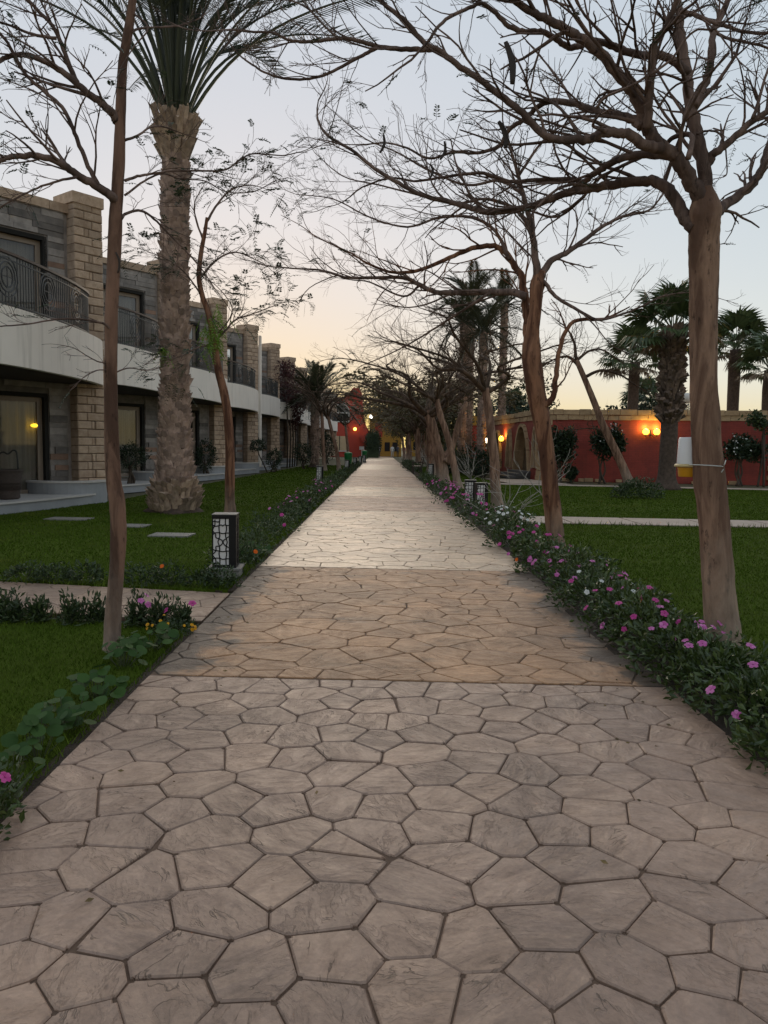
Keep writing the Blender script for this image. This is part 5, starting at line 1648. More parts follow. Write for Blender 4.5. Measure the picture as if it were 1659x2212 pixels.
right_row = [  # x, y, rx, rz, leaves, flowers, words
    (1.98, 3.55, .30, .22, 800, (('pink', 3),), 'leafy periwinkle sprawling onto the path, lowest in the right border'),
    (2.10, 4.05, .36, .30, 1300, (('pink', 6),), 'large pink periwinkle bush at the right picture edge'),
    (2.06, 4.60, .34, .31, 1200, (('pink', 5),), 'dark leafy periwinkle in front of the big right trunk'),
    (2.02, 5.15, .33, .30, 1000, (('pink', 7),), 'periwinkle bush left of the foot of the big right trunk'),
    (2.00, 5.75, .33, .30, 1000, (('pink', 6), ('mag', 8)), 'full periwinkle bush with magenta flowers, just past the big trunk'),
    (2.06, 6.40, .34, .28, 900, (('mag', 7), ('orange', 1)), 'periwinkle bush with one orange bloom beside it'),
    (1.98, 7.10, .36, .29, 900, (('white', 5), ('mag', 4)), 'periwinkle bush sprinkled with white flowers'),
    (2.06, 7.80, .36, .30, 800, (('pink', 13),), 'periwinkle bush crowded with pale pink flowers'),
    (2.08, 8.55, .38, .30, 800, (('pink', 12),), 'pink periwinkle bush close before the rust-red trunk'),
    (2.02, 9.4, .38, .30, 700, (('pink', 9), ('orange', 1)), 'pink periwinkle bush by the joint of pale and brown paving'),
    (2.06, 10.4, .40, .31, 700, (('mag', 10),), 'rosy periwinkle bush beside the rust-red trunk'),
    (2.0, 11.6, .40, .30, 650, (('mag', 8),), 'low rosy periwinkle bush past the rust-red trunk'),
    (2.16, 12.9, .46, .38, 900, (('white', 26),), 'dark rounded bush covered with white flowers'),
    (2.05, 14.2, .44, .33, 700, (('mag', 7),), 'dark periwinkle bush behind the white-flowered one'),
]
for i, (x, y, rx, rz, nl, fl, lb) in enumerate(right_row):
    bush('periwinkle_bush', (x + .07, y, 0), (rx * 1.10, rx * 1.2, rz * (.82 if 4.4 < y < 5.6 else .92)), int(nl * 2.0), .056 if y < 8 else .066, lb, 'bush', GR, 300 + i, flowers=fl, fscale=1.05 if y < 9 else 1.2)
for i in range(14):
    y = 15.6 + i * 1.45 + (i % 3) * .12
    if 17.0 < y < 18.8 and False: continue
    bush('periwinkle_bush', (1.98 + .05 * (i % 3), y, 0), (.42, .55, .30 + .04 * (i % 2)), 420, .085, '%s bush of the far right border, counted from the twin bollards' % ORD[i], 'bush', GR, 340 + i,
         flowers=((('mag' if i % 3 else 'pink'), 9),) if i < 8 else (), stems=3, mat=M_VINCA if i % 2 else M_BUSH, fscale=1.6)
for i in range(8):
    y = (46.8, 48.5, 50.5, 52.5, 54.5, 56.5, 59.5, 62.5)[i]
    bush('border_bush', (2.2, y, 0), (.5, 1.3, .38), 420, .13, '%s dark bush beyond the bench along the right kerb' % ORD[i], 'bush', 'far border bushes on the right', 360 + i, mat=M_BUSH, stems=2)
GL = 'bushes along the left border'
for i in range(18):
    y = 9.3 + i * 1.25
    bush('border_bush', (-1.72 - .03 * (i % 3), y, 0), (.33, .62, .27 + .04 * (i % 3)), 800 if i < 8 else 420, .055 if i < 5 else .08, '%s low bush of the left border, counted from the near bollard' % ORD[i], 'bush', GL, 400 + i,
         flowers=((('mag', 'pink', 'pink')[i % 3], 2 + i % 3),) if 2 < i < 14 else ((('orange', 1),) if i == 0 else ()), stems=3, mat=M_VINCA if i % 2 else M_BUSH, fscale=1.3)
for i in range(9):
    y = 33 + i * 3.4
    bush('border_bush', (-1.72, y, 0), (.32, 1.6, .28), 420, .13, '%s far bush of the left border beyond the second bollard' % ORD[i], 'bush', 'far border bushes on the left', 430 + i, mat=M_BUSH, stems=2)
# plants in front of the side path
for i, (px, py, h) in enumerate(((-5, 1338, .30), (30, 1342, .26), (82, 1342, .27), (155, 1346, .30), (208, 1342, .24), (297, 1350, .32), (345, 1352, .30), (392, 1356, .28))):
    g_ = G(px, py)
    lbl = ('bushy green seedling cut by the left edge before the side path', 'short green plant at the left end of the row before the side path', 'green plant standing alone left of the slim trunk', 'tallest green plant left of the slim trunk', 'green plant touching the slim trunk on its left',
           'leafy plant right of the slim trunk with pink flowers', 'variegated plant right of the slim trunk', 'leafy plant at the corner of the side path and main path')[i]
    bush('balsam_plant', (g_.x, g_.y, 0), (.13, .13, h * .62), 420, .060, lbl, 'plant', 'plants before the side path', 450 + i, mat=M_BUSH, flowers=(('pink', 3),) if i in (5,) else ((('mag', 2),) if i == 7 else ()), stems=6, zcut=-.8, lump=.3, shell=.25, aspect=.33, upness=.9, fscale=1.2)
for i, (px, py) in enumerate(((40, 1262), (110, 1262), (180, 1264), (300, 1268), (360, 1270), (430, 1272), (470, 1274), (515, 1222))):
    g_ = G(px, py)
    lbl = ('low green tuft at the left end behind the side path', 'second green tuft from the left behind the side path', 'green tuft just left of the slim trunk behind the side path', 'green tuft just right of the slim trunk behind the side path', 'orange-flowered tuft midway along the back of the side path', 'dense green tuft left of the near bollard', 'green tuft at the foot of the near bollard', 'dark broad-leaved tuft right of the near bollard')[i]
    bush('border_plant', (g_.x, g_.y + .12, 0), (.24, .15, .17), 480, .05, lbl, 'plant', 'tufts behind the side path', 470 + i, mat=M_BUSH, flowers=(('orange', 1),) if i in (4, 7) else (), stems=4)
mg = G(372, 1372)
bush('marigold', (mg.x, mg.y, 0), (.2, .12, .10), 420, .03, 'small marigold patch with yellow blooms at the path corner', 'plant', None, 490, mat=M_BUSH, flowers=(('yellow', 11),), stems=3, fscale=.75)
cn = G(18, 1800)
bush('periwinkle_bush', (cn.x - .10, cn.y, 0), (.16, .30, .20), 700, .05, 'pink periwinkle cut by the bottom left picture edge', 'bush', None, 491, flowers=(('mag', 7),), stems=5)

def disc_mesh():
    mb = MB(); n = 11
    V = [(0, 0, -.008)] + [(math.cos(2*math.pi*k/n) * (1 + .05 * math.sin(k * 2.3)), math.sin(2*math.pi*k/n) * (1 + .05 * math.cos(k * 1.7)), .05 * math.sin(k * 1.9) + .03) for k in range(n)]
    V = [(x, y, z * .8) for x, y, z in V]
    mb.add(V, [(0, 1 + k, 1 + (k + 1) % n) for k in range(n)])
    me = bpy.data.meshes.new('leaf'); me.from_pydata(mb.v, [], mb.f); me.materials.append(M_NAST)
    me.polygons.foreach_set('use_smooth', [True] * len(me.polygons)); me.update(); return me
DISC = disc_mesh()
def nasturtium(px, py, rx, n, label, seed, rleaf=.031):
    r = random.Random(seed); g_ = G(px, py)
    o = empty('nasturtium', (g_.x, g_.y, 0)); tag(o, label, 'plant', 'nasturtium clumps by the left kerb')
    mb = MB()
    for i in range(int(n * 1.35)):
        a = r.uniform(0, 6.28); q = math.sqrt(r.random()) * rx
        h = r.uniform(.06, .20) * (1.15 - .5 * q / rx)
        p = Vector((math.cos(a) * q, math.sin(a) * q, h))
        nz = Vector((r.gauss(0, .35), -.35 + r.gauss(0, .3), 1)).normalized()
        s_ = rleaf * r.uniform(.7, 1.35)
        inst('leaf', DISC, o, matrix=Matrix.Translation(p) @ nz.to_track_quat('Z', 'Y').to_matrix().to_4x4() @ Matrix.Rotation(r.uniform(0, 6), 4, 'Z') @ Matrix.Scale(s_, 4))
        mb.tube([Vector((p.x * .35, p.y * .35, 0)), Vector((p.x * .8, p.y * .8, h * .6)), p], .0022, 3, False)
    mb.build('stems', M_STEM, o)
nasturtium(320, 1405, .20, 26, 'nasturtium clump right of the slim trunk at the kerb', 1)
nasturtium(265, 1440, .16, 18, 'nasturtium clump below the foot of the slim trunk', 2)
nasturtium(205, 1510, .18, 22, 'nasturtium clump midway down the left kerb', 3)
nasturtium(140, 1575, .18, 26, 'dense nasturtium clump with large leaves at the left kerb', 4)
nasturtium(80, 1640, .14, 14, 'small nasturtium clump low on the left kerb', 5)
nasturtium(15, 1700, .14, 12, 'nasturtium leaves at the left picture edge', 6)
nasturtium(545, 1205, .25, 18, 'nasturtium leaves beside the near bollard and the path', 7, .06)

# shrubs by the hotel terraces
def topiary(base, stemh, rad, label, seed, lean=(0, 0), leaf=.08, n=900, mat=M_SHRUB, group='clipped shrubs before the hotel', gnarl=True, cat='shrub', white=0):
    r = random.Random(seed)
    o = empty('clipped_shrub', base); tag(o, label, cat, group)
    c = Vector((lean[0], lean[1], stemh + rad[2] * .8))
    mb = MB()
    for j in range(4 if gnarl else 1):
        a = r.uniform(0, 6.28)
        pts = spline([(math.cos(a) * .16, math.sin(a) * .16, -.02), (lean[0] * .3 + r.gauss(0, .08), r.gauss(0, .08), stemh * .45), (lean[0] * .8 + r.gauss(0, .08), lean[1] * .8, stemh), tuple(c + Vector((r.gauss(0, rad[0] * .4), r.gauss(0, rad[1] * .4), 0)))], 4)
        mb.tube([Vector(p) for p in pts], [.045 * (1 - .5 * i / len(pts)) for i in range(len(pts))], 6)
    mb.build('stem', M_WOODY, o, True)
    Vs, Fs, nv = [], [], 0
    nb_ = 1 if group != 'shrubs trained on the red wall' else 6
    for i in range(nb_):
        cc_ = np.array(c) + (0 if nb_ == 1 else np.array([r.uniform(-.7, .7) * rad[0], r.uniform(-.2, .1), r.uniform(-.7, .55) * rad[2]]))
        V, F_ = leaf_cloud(n // nb_, rad if nb_ == 1 else [x * r.uniform(.55, .85) for x in rad], leaf, seed * 3 + i, .5, .55 if nb_ == 1 else .25, .22)
        Vs.append(V + cc_); Fs.append(F_ + nv); nv += len(V)
    V = np.concatenate(Vs); V[:, 2] = np.maximum(V[:, 2], .01)
    tag(mesh_obj('crown', V, np.concatenate(Fs), mat, o), kind='stuff')
    for i in range(white):
        cand = [V[r.randrange(len(V))] for _ in range(30)]
        p = Vector(min(cand, key=lambda q: q[1] - .4 * q[2])); d = Vector((r.gauss(0, .4), -1, .4)).normalized()
        inst('flower', FL['white'], o, matrix=Matrix.Translation(p) @ d.to_track_quat('Z', 'Y').to_matrix().to_4x4() @ Matrix.Scale(r.uniform(.9, 1.7), 4))
    return o
v = G(282, 1062); topiary((v.x, v.y, 0), .75, (.55, .55, .42), 'dark clipped shrub on gnarled pale stems left of the date palm', 501, leaf=.07, n=1500)
v = P(443, 1000, 33); topiary((v.x, 33, 0), .5, (.52, .55, .62), 'rounded dark shrub right of the date palm trunk', 502, n=1100, leaf=.1)
v = P(575, 1000, 41); topiary((v.x, 41, 0), 1.2, (.5, .5, .36), 'lollipop shrub on a slanting pale stem before the hotel', 503, (-.45, 0), .1, 700, gnarl=False)
v = P(592, 1005, 43); topiary((v.x, 43, 0), .3, (.55, .6, .6), 'dark shrub beside the slanting lollipop stem', 504, n=800, leaf=.11)
v = P(655, 1000, 50); topiary((v.x, 50, 0), .5, (.6, .7, .7), 'dark shrub left of the bushy date palm', 505, n=800, leaf=.13)
v = P(706, 985, 66); topiary((v.x, 66, 0), .6, (.9, 1, 1.3), 'tall dark shrub right of the bushy date palm', 506, n=900, leaf=.17)
o = empty('bougainvillea', (-6.3, 53, 0)); tag(o, 'dark red bougainvillea climbing the hotel balconies', 'climber')
M_BOUG = leafmat('bougainvillea_leaf', (0.045, 0.018, 0.018), (0.11, 0.035, 0.035), .6, .15)
Vs = []; Fs = []; nv = 0
for i, (dx, dy, zz, ra) in enumerate(((0, -2, 5.2, 1.1), (.3, 0, 4.4, 1.2), (0, 2, 5.6, 1.3), (.2, 5, 5.0, 1.2), (.4, 1, 3.4, .9), (.2, -3.4, 6.2, .8), (.3, 8, 5.2, 1.1))):
    V, F_ = leaf_cloud(700, (ra * .8, ra * 1.3, ra), .16, 600 + i, .5, .3, .3)
    Vs.append(V + np.array([dx, dy, zz])); Fs.append(F_ + nv); nv += len(V)
tag(mesh_obj('foliage', np.concatenate(Vs), np.concatenate(Fs), M_BOUG, o), kind='stuff')
mb = MB()
for i in range(5): mb.tube([Vector((.2, i * 1.5 - 2, 0)), Vector((.25, i * 1.6 - 2, 2)), Vector((.1, i * 1.5 - 1.5, 4.5))], .05, 5)
mb.build('stem', M_WOODY, o, True)

# shrubs against the red wall
def wall_shrub(px, y0, y1, w_px, label, seed, white=0, Yb=34.6, n=1300):
    cp = P(px, (y0 + y1) / 2, Yb); top = P(px, y0, Yb).z; bot = P(px, y1, Yb).z
    rw = w_px / 2 / F_PX * Yb
    topiary((cp.x, Yb, 0), max(.25, bot - .05), (rw, .4, (top - bot) / 2), label, seed, leaf=.16, n=int(n * 2.6), group='shrubs trained on the red wall', white=white)
wall_shrub(1210, 917, 1000, 62, 'dark shrub on the red wall nearest the entrance corner', 521)
wall_shrub(1305, 905, 985, 82, 'wide dark shrub on the red wall with scattered white blooms', 522, 14)
wall_shrub(1600, 912, 985, 92, 'clipped dark shrub with white blooms near the tan pier', 523, 18, 33.9)
wall_shrub(1232, 1010, 1038, 26, 'small round shrub at the foot of the red wall', 524, n=500)
v = P(1650, 905, 33.6); topiary((v.x, 33.6, 0), v.z - .5, (.7, .4, .5), 'leafy climber hanging over the tan pier at the right edge', 525, leaf=.16, n=900, mat=M_BUSH, group='shrubs trained on the red wall')
gb = G(1372, 1077); bush('low_hedge_shrub', (gb.x, gb.y, 0), (.72, .6, .46), 2600, .09, 'low round green shrub alone on the right lawn', 'shrub', None, 530, mat=M_BUSH, stems=4)
# leaning tree before the wall
lt = G(1364, 1050); lt = Vector((lt.x, 32.5, 0)); lt.x = P(1362, 1045, 32.5).x
lo = empty('leaning_tree', lt); tag(lo, 'small tree with a strongly leaning trunk before the red wall', 'tree', 'trees along the path')
T = Tree(540)
trunk_mesh(lo, local([P(x, y, 32.5) for x, y in ((1364, 1056), (1350, 1020), (1330, 975), (1308, 930), (1290, 885), (1268, 830), (1245, 778))], lt), [.22, .19, .165, .15, .14, .12, .10], M_BARK, seed=541)
for tr_, n_ in (([(1331, 977), (1315, 950), (1295, 928), (1270, 926), (1240, 928)], 8), ([(1250, 790), (1225, 770), (1190, 780), (1160, 800)], 14), ([(1245, 780), (1240, 740), (1225, 710), (1200, 690)], 14), ([(1262, 815), (1300, 800), (1340, 810), (1370, 830), (1400, 850)], 14), ([(1245, 780), (1270, 760), (1300, 755), (1340, 780)], 14)):
    limb(T, lo, local([P(x, y, 32.5) for x, y in tr_], lt), (.08, .015), dict(CF3), M_LIMB_FAR, twigs=n_, tlen=1.3, sides=6)
# pale bare shrubs
M_PALETWIG = pmat('pale_twig', (0.42, 0.38, 0.34), (0.30, 0.27, 0.24), 14, .8)
def pale_shrub(px, py, Y, label, seed, h=1.0, s=1.0):
    v = P(px, py, Y); o = empty('bare_shrub', (v.x, Y, 0)); tag(o, label, 'shrub', 'pale leafless shrubs')
    T = Tree(seed); mb = MB(); r = T.r
    for j in range(8):
        a = r.uniform(0, 6.28); d = Vector((math.cos(a) * .9, math.sin(a) * .5, 1.0))
        twig(T, mb, Vector((0, 0, 0)), d, h * r.uniform(.7, 1.2), .014 * s, 1, dict(curve=.5, up=.0, wob=.16, kids=(4, 3), levels=2, minL=.15, flat=1, seg=5), .004 * s)
    mb.build('stems', M_PALETWIG, o, True)
pale_shrub(1098, 1085, 14.9, 'pale leafless shrub behind the white-flowered bush', 551, 1.3, .8)
pale_shrub(1175, 1040, 24, 'pale leafless shrub behind the rust-red trunk', 552, 1.7, 1.2)
pale_shrub(1020, 1036, 36, 'whitish leafless shrub on the strip lawn beyond the bollards', 553, 1.7, 1.6)
pale_shrub(925, 1005, 58, 'whitish leafless shrub right of the bench', 554, 2.0, 2.4)
for i, (px, Y, ra, lb) in enumerate(((985, 42, .8, 'dark hedge shrub between the leaning trees and the arcade'), (1020, 44, 1.0, 'broad dark shrub left of the arcade'), (1045, 40, .9, 'dark shrub next to the third right tree'), (1000, 62, 1.5, 'light green tall shrub behind the strip lawn'), (960, 66, 1.3, 'green shrub glimpsed between the forked trunk and palms'))):
    v = P(px, 1000, Y); topiary((v.x, Y, 0), .1 if ra < 1.2 else .8, (ra, ra, ra * .8), lb, 560 + i, leaf=.16, n=1100, mat=M_BUSH if i > 2 else M_SHRUB, group='garden shrubs left of the arcade')
# backdrop trees at the end of the path
def leafy_tree(loc, h, rad, label, seed, mat, n=2600, leaf=.35, group='leafy trees at the end of the path'):
    o = empty('leafy_tree', loc); tag(o, label, 'tree', group); r = random.Random(seed)
    trunk_mesh(o, [(0, 0, 0), (.1, 0, h * .4), (-.1, 0, h * .8), (0, 0, h + rad[2] * .5)], [.3, .25, .2, .1], M_BARK, seed=seed)
    Vs, Fs, nv = [], [], 0
    for i in range(9):
        c = np.array([r.gauss(0, rad[0] * .45), r.gauss(0, rad[1] * .45), h + rad[2] * .6 + r.gauss(0, rad[2] * .35)])
        V, F_ = leaf_cloud(n // 9, [x * r.uniform(.35, .6) for x in rad], leaf, seed * 10 + i, .5, .25, .3)
        Vs.append(V + c); Fs.append(F_ + nv); nv += len(V)
    tag(mesh_obj('crown', np.concatenate(Vs), np.concatenate(Fs), mat, o), kind='stuff')
M_FARG = leafmat('far_green_leaf', (0.055, 0.050, 0.020), (0.105, 0.092, 0.036), .7, .25)
leafy_tree((1.0, 128, 0), 5, (4.5, 4, 4.2), 'dark dense tree rising at the end of the path', 571, M_SHRUB)
leafy_tree((6.5, 112, 0), 3.2, (4, 4, 3.2), 'brownish green tree closing the right row', 572, M_FARG)
leafy_tree((5.2, 96, 0), 2.6, (3.6, 3.6, 3.0), 'greenish tree behind the far right trunks', 573, M_FARG)
leafy_tree((6.4, 80, 0), 2.4, (3.2, 3.2, 2.6), 'low leafy tree behind the bench side of the row', 574, M_FARG)
leafy_tree((-3.8, 118, 0), 6.5, (2.0, 2, 2.4), 'reddish dark tree top above the red house', 575, M_BOUG, 1600)
leafy_tree((3.6, 99, 0), 2.6, (3.0, 3.0, 2.8), 'olive brown crown hanging over the far end of the path', 581, M_FARG)
leafy_tree((4.6, 60, 0), 2.6, (2.9, 3.2, 2.4), 'olive brown crown leaning over the right kerb far off', 578, M_FARG)
leafy_tree((4.2, 73, 0), 2.8, (3.0, 3.4, 2.6), 'olive brown crown next beyond it on the right', 579, M_FARG)
leafy_tree((22, 60, 0), 2.6, (5, 4, 2.2), 'dark treetops behind the roof at the right', 576, M_SHRUB)
leafy_tree((11, 66, 0), 3.6, (4, 4, 2.6), 'dark tree behind the arcade roof', 577, M_SHRUB)
o = empty('clipped_hedge', (-.9, 104, 0)); tag(o, 'tall dark clipped hedge at the end of the path', 'hedge')
V, F_ = leaf_cloud(2600, (1.25, 1.0, 2.2), .2, 580, .5, .7, .06); V = V + np.array([0, 0, 1.9]); V[:, 2] = np.maximum(V[:, 2], .02)
tag(mesh_obj('foliage', V, F_, M_SHRUB, o), kind='stuff')
MB().box(-.8, .8, -.6, .6, 0, 3.3).build('core', M_SHRUB, o)
# ================================================================ bollards, trap, bench, bins, people
M_BLACK = pmat('black_metal', (0.009, 0.008, 0.009), (0.013, 0.012, 0.012), 6, 0.5, spec=.2)
M_ACRYL = pmat('white_acrylic', (0.66, 0.62, 0.61), (0.62, 0.585, 0.575), 2, 0.4)
M_GRANITE = pmat('grey_granite', (0.24, 0.225, 0.205), (0.16, 0.15, 0.14), 30, 0.6)
def bollard_parts():
    W, H = .266, .60
    h2 = W / 2
    body = MB()
    t = .006
    def frame(ax):
        # frame strips of one perforated face: u across, z up
        pass
    mp = lambda x: -h2 + (x - 535) / 530 * W            # pattern coordinates to metres
    mz = lambda y: H * (1 - (y - 395) / 1205)
    solid0 = mp(905)
    # back and right corner posts, top, bottom
    body.box(-h2, h2, -h2, h2, 0, .035); body.box(-h2, h2, -h2, h2, H - .045, H)
    body.box(solid0, h2, -h2, -h2 + .0055, .035, H - .045)                 # blank strip of the front
    body.box(-h2, -h2 + .012, -h2 + .002, h2, .035, H - .045)             # left side
    body.box(-h2 + .012, h2, h2 - .012, h2, .035, H - .045)               # back
    body.box(h2 - .0055, h2, -h2 + .0055, -h2 + .10, .035, H - .045); body.box(h2 - .0055, h2, h2 - .05, h2 - .012, .035, H - .045)
    L = MB(); L2_ = MB()
    lines = [
        [(710, 470), (700, 580), (690, 640), (690, 720), (700, 800), (705, 880), (690, 930), (740, 960), (772, 1010), (740, 1070), (700, 1110), (705, 1180), (690, 1230), (690, 1300), (705, 1380), (705, 1530)],
        [(835, 470), (830, 580), (850, 640), (855, 720), (840, 800), (835, 880), (845, 930), (805, 960), (778, 1010), (805, 1070), (845, 1110), (840, 1180), (850, 1230), (855, 1300), (840, 1380), (845, 1530)],
        [(535, 610), (600, 652), (680, 640), (740, 620), (770, 648), (800, 620), (850, 630), (910, 630)],
        [(535, 860), (600, 802), (700, 800), (770, 818), (850, 805), (910, 805)],
        [(535, 1165), (600, 1200), (700, 1215), (770, 1228), (850, 1215), (910, 1215)],
        [(535, 1420), (590, 1378), (700, 1380), (770, 1402), (850, 1390), (910, 1390)],
        [(600, 500), (597, 620), (560, 700), (545, 745), (575, 790), (612, 830), (620, 910), (690, 930)],
        [(690, 930), (665, 1010), (690, 1100), (620, 1110), (620, 1200), (580, 1260), (545, 1300), (580, 1360), (612, 1400), (620, 1530)],
        [(910, 885), (850, 930), (870, 1010), (850, 1100), (910, 1135)], [(535, 545), (600, 545), (690, 550), (710, 470)], [(535, 1490), (620, 1490), (705, 1510)]]
    for l_ in lines:
        pts = spline(l_, 3)
        for a, b in zip(pts[:-1], pts[1:]):
            A = Vector((mp(a[0]), -h2 + .003, mz(a[1]))); B = Vector((mp(b[0]), -h2 + .003, mz(b[1])))
            L.bar(A, B + (B - A) * .12, .0115, .006, up=(0, 1, 0))
            A = Vector((h2 - .003, -A.x * .55 + .02, A.z)); B = Vector((h2 - .003, -B.x * .55 + .02, B.z))
            L2_.bar(A, B + (B - A) * .12, .012, .006, up=(1, 0, 0))
    pan = MB(); pan.box(-h2 + .0125, h2 - .006, -h2 + .006, h2 - .0125, .036, H - .046)
    base = MB(); base.box(-.17, .17, -.17, .17, 0.0, .09)
    cap = MB(); cap.box(-.19, .19, -.19, .19, .09, .112)
    topc = MB(); topc.box(-h2 - .004, h2 + .004, -h2 - .004, h2 + .004, H + .001, H + .008)
    return body, L, pan, base, cap, topc, L2_
_bp = bollard_parts()
_bm = {}
def bollard(x, y, label, rz=0, s=1.0):
    o = empty('bollard_light', (x, y, 0), rz); o.scale = (s, s, s)
    tag(o, label, 'bollard light', 'patterned bollard lights')
    for nm, mb, mt, z_, par in (('body', _bp[0], M_BLACK, .112, None), ('lattice', _bp[1], M_BLACK, .112, None), ('diffuser', _bp[2], M_ACRYL, .112, None), ('plinth', _bp[3], M_GRANITE, 0, None), ('plinth_cap', _bp[4], M_GRANITE, 0, None), ('lid', _bp[5], M_GRANITE, .112, None), ('side_lattice', _bp[6], M_BLACK, .112, None)):
        if nm not in _bm:
            c = mb.build(nm, mt, o); _bm[nm] = c.data
        else: c = inst(nm, _bm[nm], o)
        c.location = (0, 0, z_)
v = G(483, 1248); bollard(v.x, v.y + .13, 'black patterned bollard light at the near left kerb beside the side path', R(3))
v = G(1015, 1102); bollard(v.x, v.y, 'left and taller of the twin bollard lights on the right', R(-4), 1.02)
v = G(1038, 1108); bollard(v.x, v.y, 'right one of the twin bollard lights on the right', R(8), .98)
v = G(691, 1046); bollard(v.x, v.y, 'second bollard light on the left, beside the flower border', R(4))
v = G(750, 1021); bollard(v.x, v.y, 'bollard light below the green bin', R(4))
v = G(767, 1011); bollard(v.x, v.y, 'fourth bollard light on the left', R(4))
v = G(778, 1004); bollard(v.x, v.y, 'fifth bollard light on the left, near the path end', R(4))
v = G(787, 1000); bollard(v.x, v.y, 'last bollard light on the left before the red house', R(4))
v = G(931, 1034); bollard(v.x, v.y, 'single bollard light on the right before the forked tree', R(-4))

# insect trap on the big right tree
M_TRAPY = pmat('yellow_plastic', (0.62, 0.30, 0.012), (0.56, 0.26, 0.01), 3, 0.4)
M_TRAPC = pmat('cream_plastic', (0.60, 0.46, 0.22), None, 3, 0.4)
def _trapw():
    m = NT('milky_plastic'); m.col((0.82, 0.82, 0.84)); m.set(Roughness=.35, Alpha=.78); return m.m
tp0 = P(1488, 1030, 5.33)
tp = empty('insect_trap', tp0); tag(tp, 'yellow bucket insect trap with milky dome hanging on the big right trunk', 'insect trap')
MB().lathe([(.066, 0), (.070, .004), (.076, .055), (.080, .066)], 24).build('bucket', M_TRAPY, tp, True)
MB().lathe([(.080, .066), (.100, .070), (.101, .078), (.094, .086), (.083, .090)], 24, cap=False).build('rim', M_TRAPC, tp, True)
MB().lathe([(.076, .090), (.020, .235), (.018, .24)], 20).build('cone', M_TRAPY, tp, True)
MB().lathe([(.084, .090), (.078, .262), (.072, .272), (.004, .274)], 24, cap=False).build('dome', _trapw(), tp, True)
MB().tube([Vector((0, 0, .27)), P(1500, 885, 5.36) - tp0, P(1512, 800, 5.33) - tp0], .0018, 4).build('hanging_wire', M_COPPER, tp)
cd = empty('tie_cord', P(1525, 1008, 5.15)); tag(cd, 'white cord knotted around the big right trunk at the trap', 'cord')
cc = P(1525, 1006, 5.17) - cd.location
ring = [cc + Vector((.104 * math.cos(a), .106 * math.sin(a), .006 * math.cos(a + 2.6))) for a in np.linspace(0, 2 * math.pi, 25)]
mb = MB(); mb.tube(ring, .0034, 6)
kp = ring[0] + Vector((.0, -.02, 0))
mb.tube([kp, kp + Vector((.008, -.012, .02)), kp + Vector((.012, -.014, .045))], .004, 6)
mb.tube([kp, kp + Vector((-.002, -.012, -.02)), kp + Vector((-.018, -.02, -.038))], .004, 6)
mb.build('loop', M_WPET, cd, True)

# bench
bp_ = G(890, 1020)
bn = empty('garden_bench', (2.12, 43.5, 0)); tag(bn, 'black garden bench facing the path on the right', 'bench')
M_BENCH = pmat('dark_bench', (0.05, 0.036, 0.03), None, 8, .35)
for i in range(4): MB().box(-.22 + i * .115, -.22 + i * .115 + .095, -.8, .8, .43, .455).build('seat_slat', M_BENCH, bn)
for i in range(3): MB().bar((.26 + .03 * i, -.8, .58 + i * .13), (.26 + .03 * i, .8, .58 + i * .13), .025, .09).build('back_slat', M_BENCH, bn)
for y in (-.75, .75):
    for x in (-.22, .22): MB().box(x - .03, x + .03, y - .03, y + .03, 0, .43).build('leg', M_BENCH, bn)
    MB().bar((.24, y, .43), (.34, y, .95), .06, .05).build('back_post', M_BENCH, bn)
    MB().box(-.26, .3, y - .035, y + .035, .64, .68).build('armrest', M_BENCH, bn)
    MB().box(-.25, -.20, y - .025, y + .025, .455, .64).build('arm_post', M_BENCH, bn)
# bins
M_GREEN = pmat('green_plastic', (0.012, 0.17, 0.045), (0.01, 0.13, 0.035), 4, .4)
for px, py, Y, lb in ((752, 1014, 47, 'green litter bin on a post beside the left bollards'), (787, 998, 72, 'small green litter bin far down the left side')):
    v = P(px, py, Y); o = empty('litter_bin', (v.x, Y, 0)); tag(o, lb, 'litter bin', 'green litter bins')
    MB().lathe([(.17, .42), (.21, .46), (.24, .95), (.25, 1.0)], 18).build('body', M_GREEN, o, True)
    MB().lathe([(.26, 1.0), (.26, 1.05), (.20, 1.12), (.05, 1.16)], 18).build('lid', M_GREEN, o, True)
    MB().tube([Vector((0, 0, 0)), Vector((0, 0, .45))], .04, 8).build('post', M_IRON, o)
v = P(781, 1000, 70); o = empty('small_sign', (v.x, 70, 0)); tag(o, 'small pale sign on a post before the red house', 'sign')
MB().tube([Vector((0, 0, 0)), Vector((0, 0, 1.25))], .035, 6).build('post', M_WHITE, o); MB().box(-.22, .22, -.03, .0, 1.2, 1.5).build('panel', M_WHITE, o)
# water heater on the roof
v = P(1484, 850, 39); o = empty('solar_heater', (v.x, 39, 3.1)); tag(o, 'white tank and tilted solar panel on the red building roof', 'solar heater')
MB().lathe([(.27 * math.sin(a), -.27 * math.cos(a)) for a in np.linspace(.05, 3.09, 12)], 16, (.0, 0, 1.05)).build('tank', M_WHITE, o, True)
MB().add([(-1.3, -.1, .05), (.1, -.1, .78), (.1, 1.0, .78), (-1.3, 1.0, .05), (-1.3, -.1, -.02), (.1, -.1, .71), (.1, 1.0, .71), (-1.3, 1.0, -.02)], [(0,1,2,3),(7,6,5,4),(0,4,5,1),(1,5,6,2),(2,6,7,3),(3,7,4,0)]).build('panel', pmat('solar_panel', (0.10, .11, .12), None, 3, .3), o)
for x, h in ((-.05, .72), (.12, .8)): MB().tube([Vector((x, 0, -.05)), Vector((x, 0, h))], .025, 5).build('leg', M_WHITE, o)
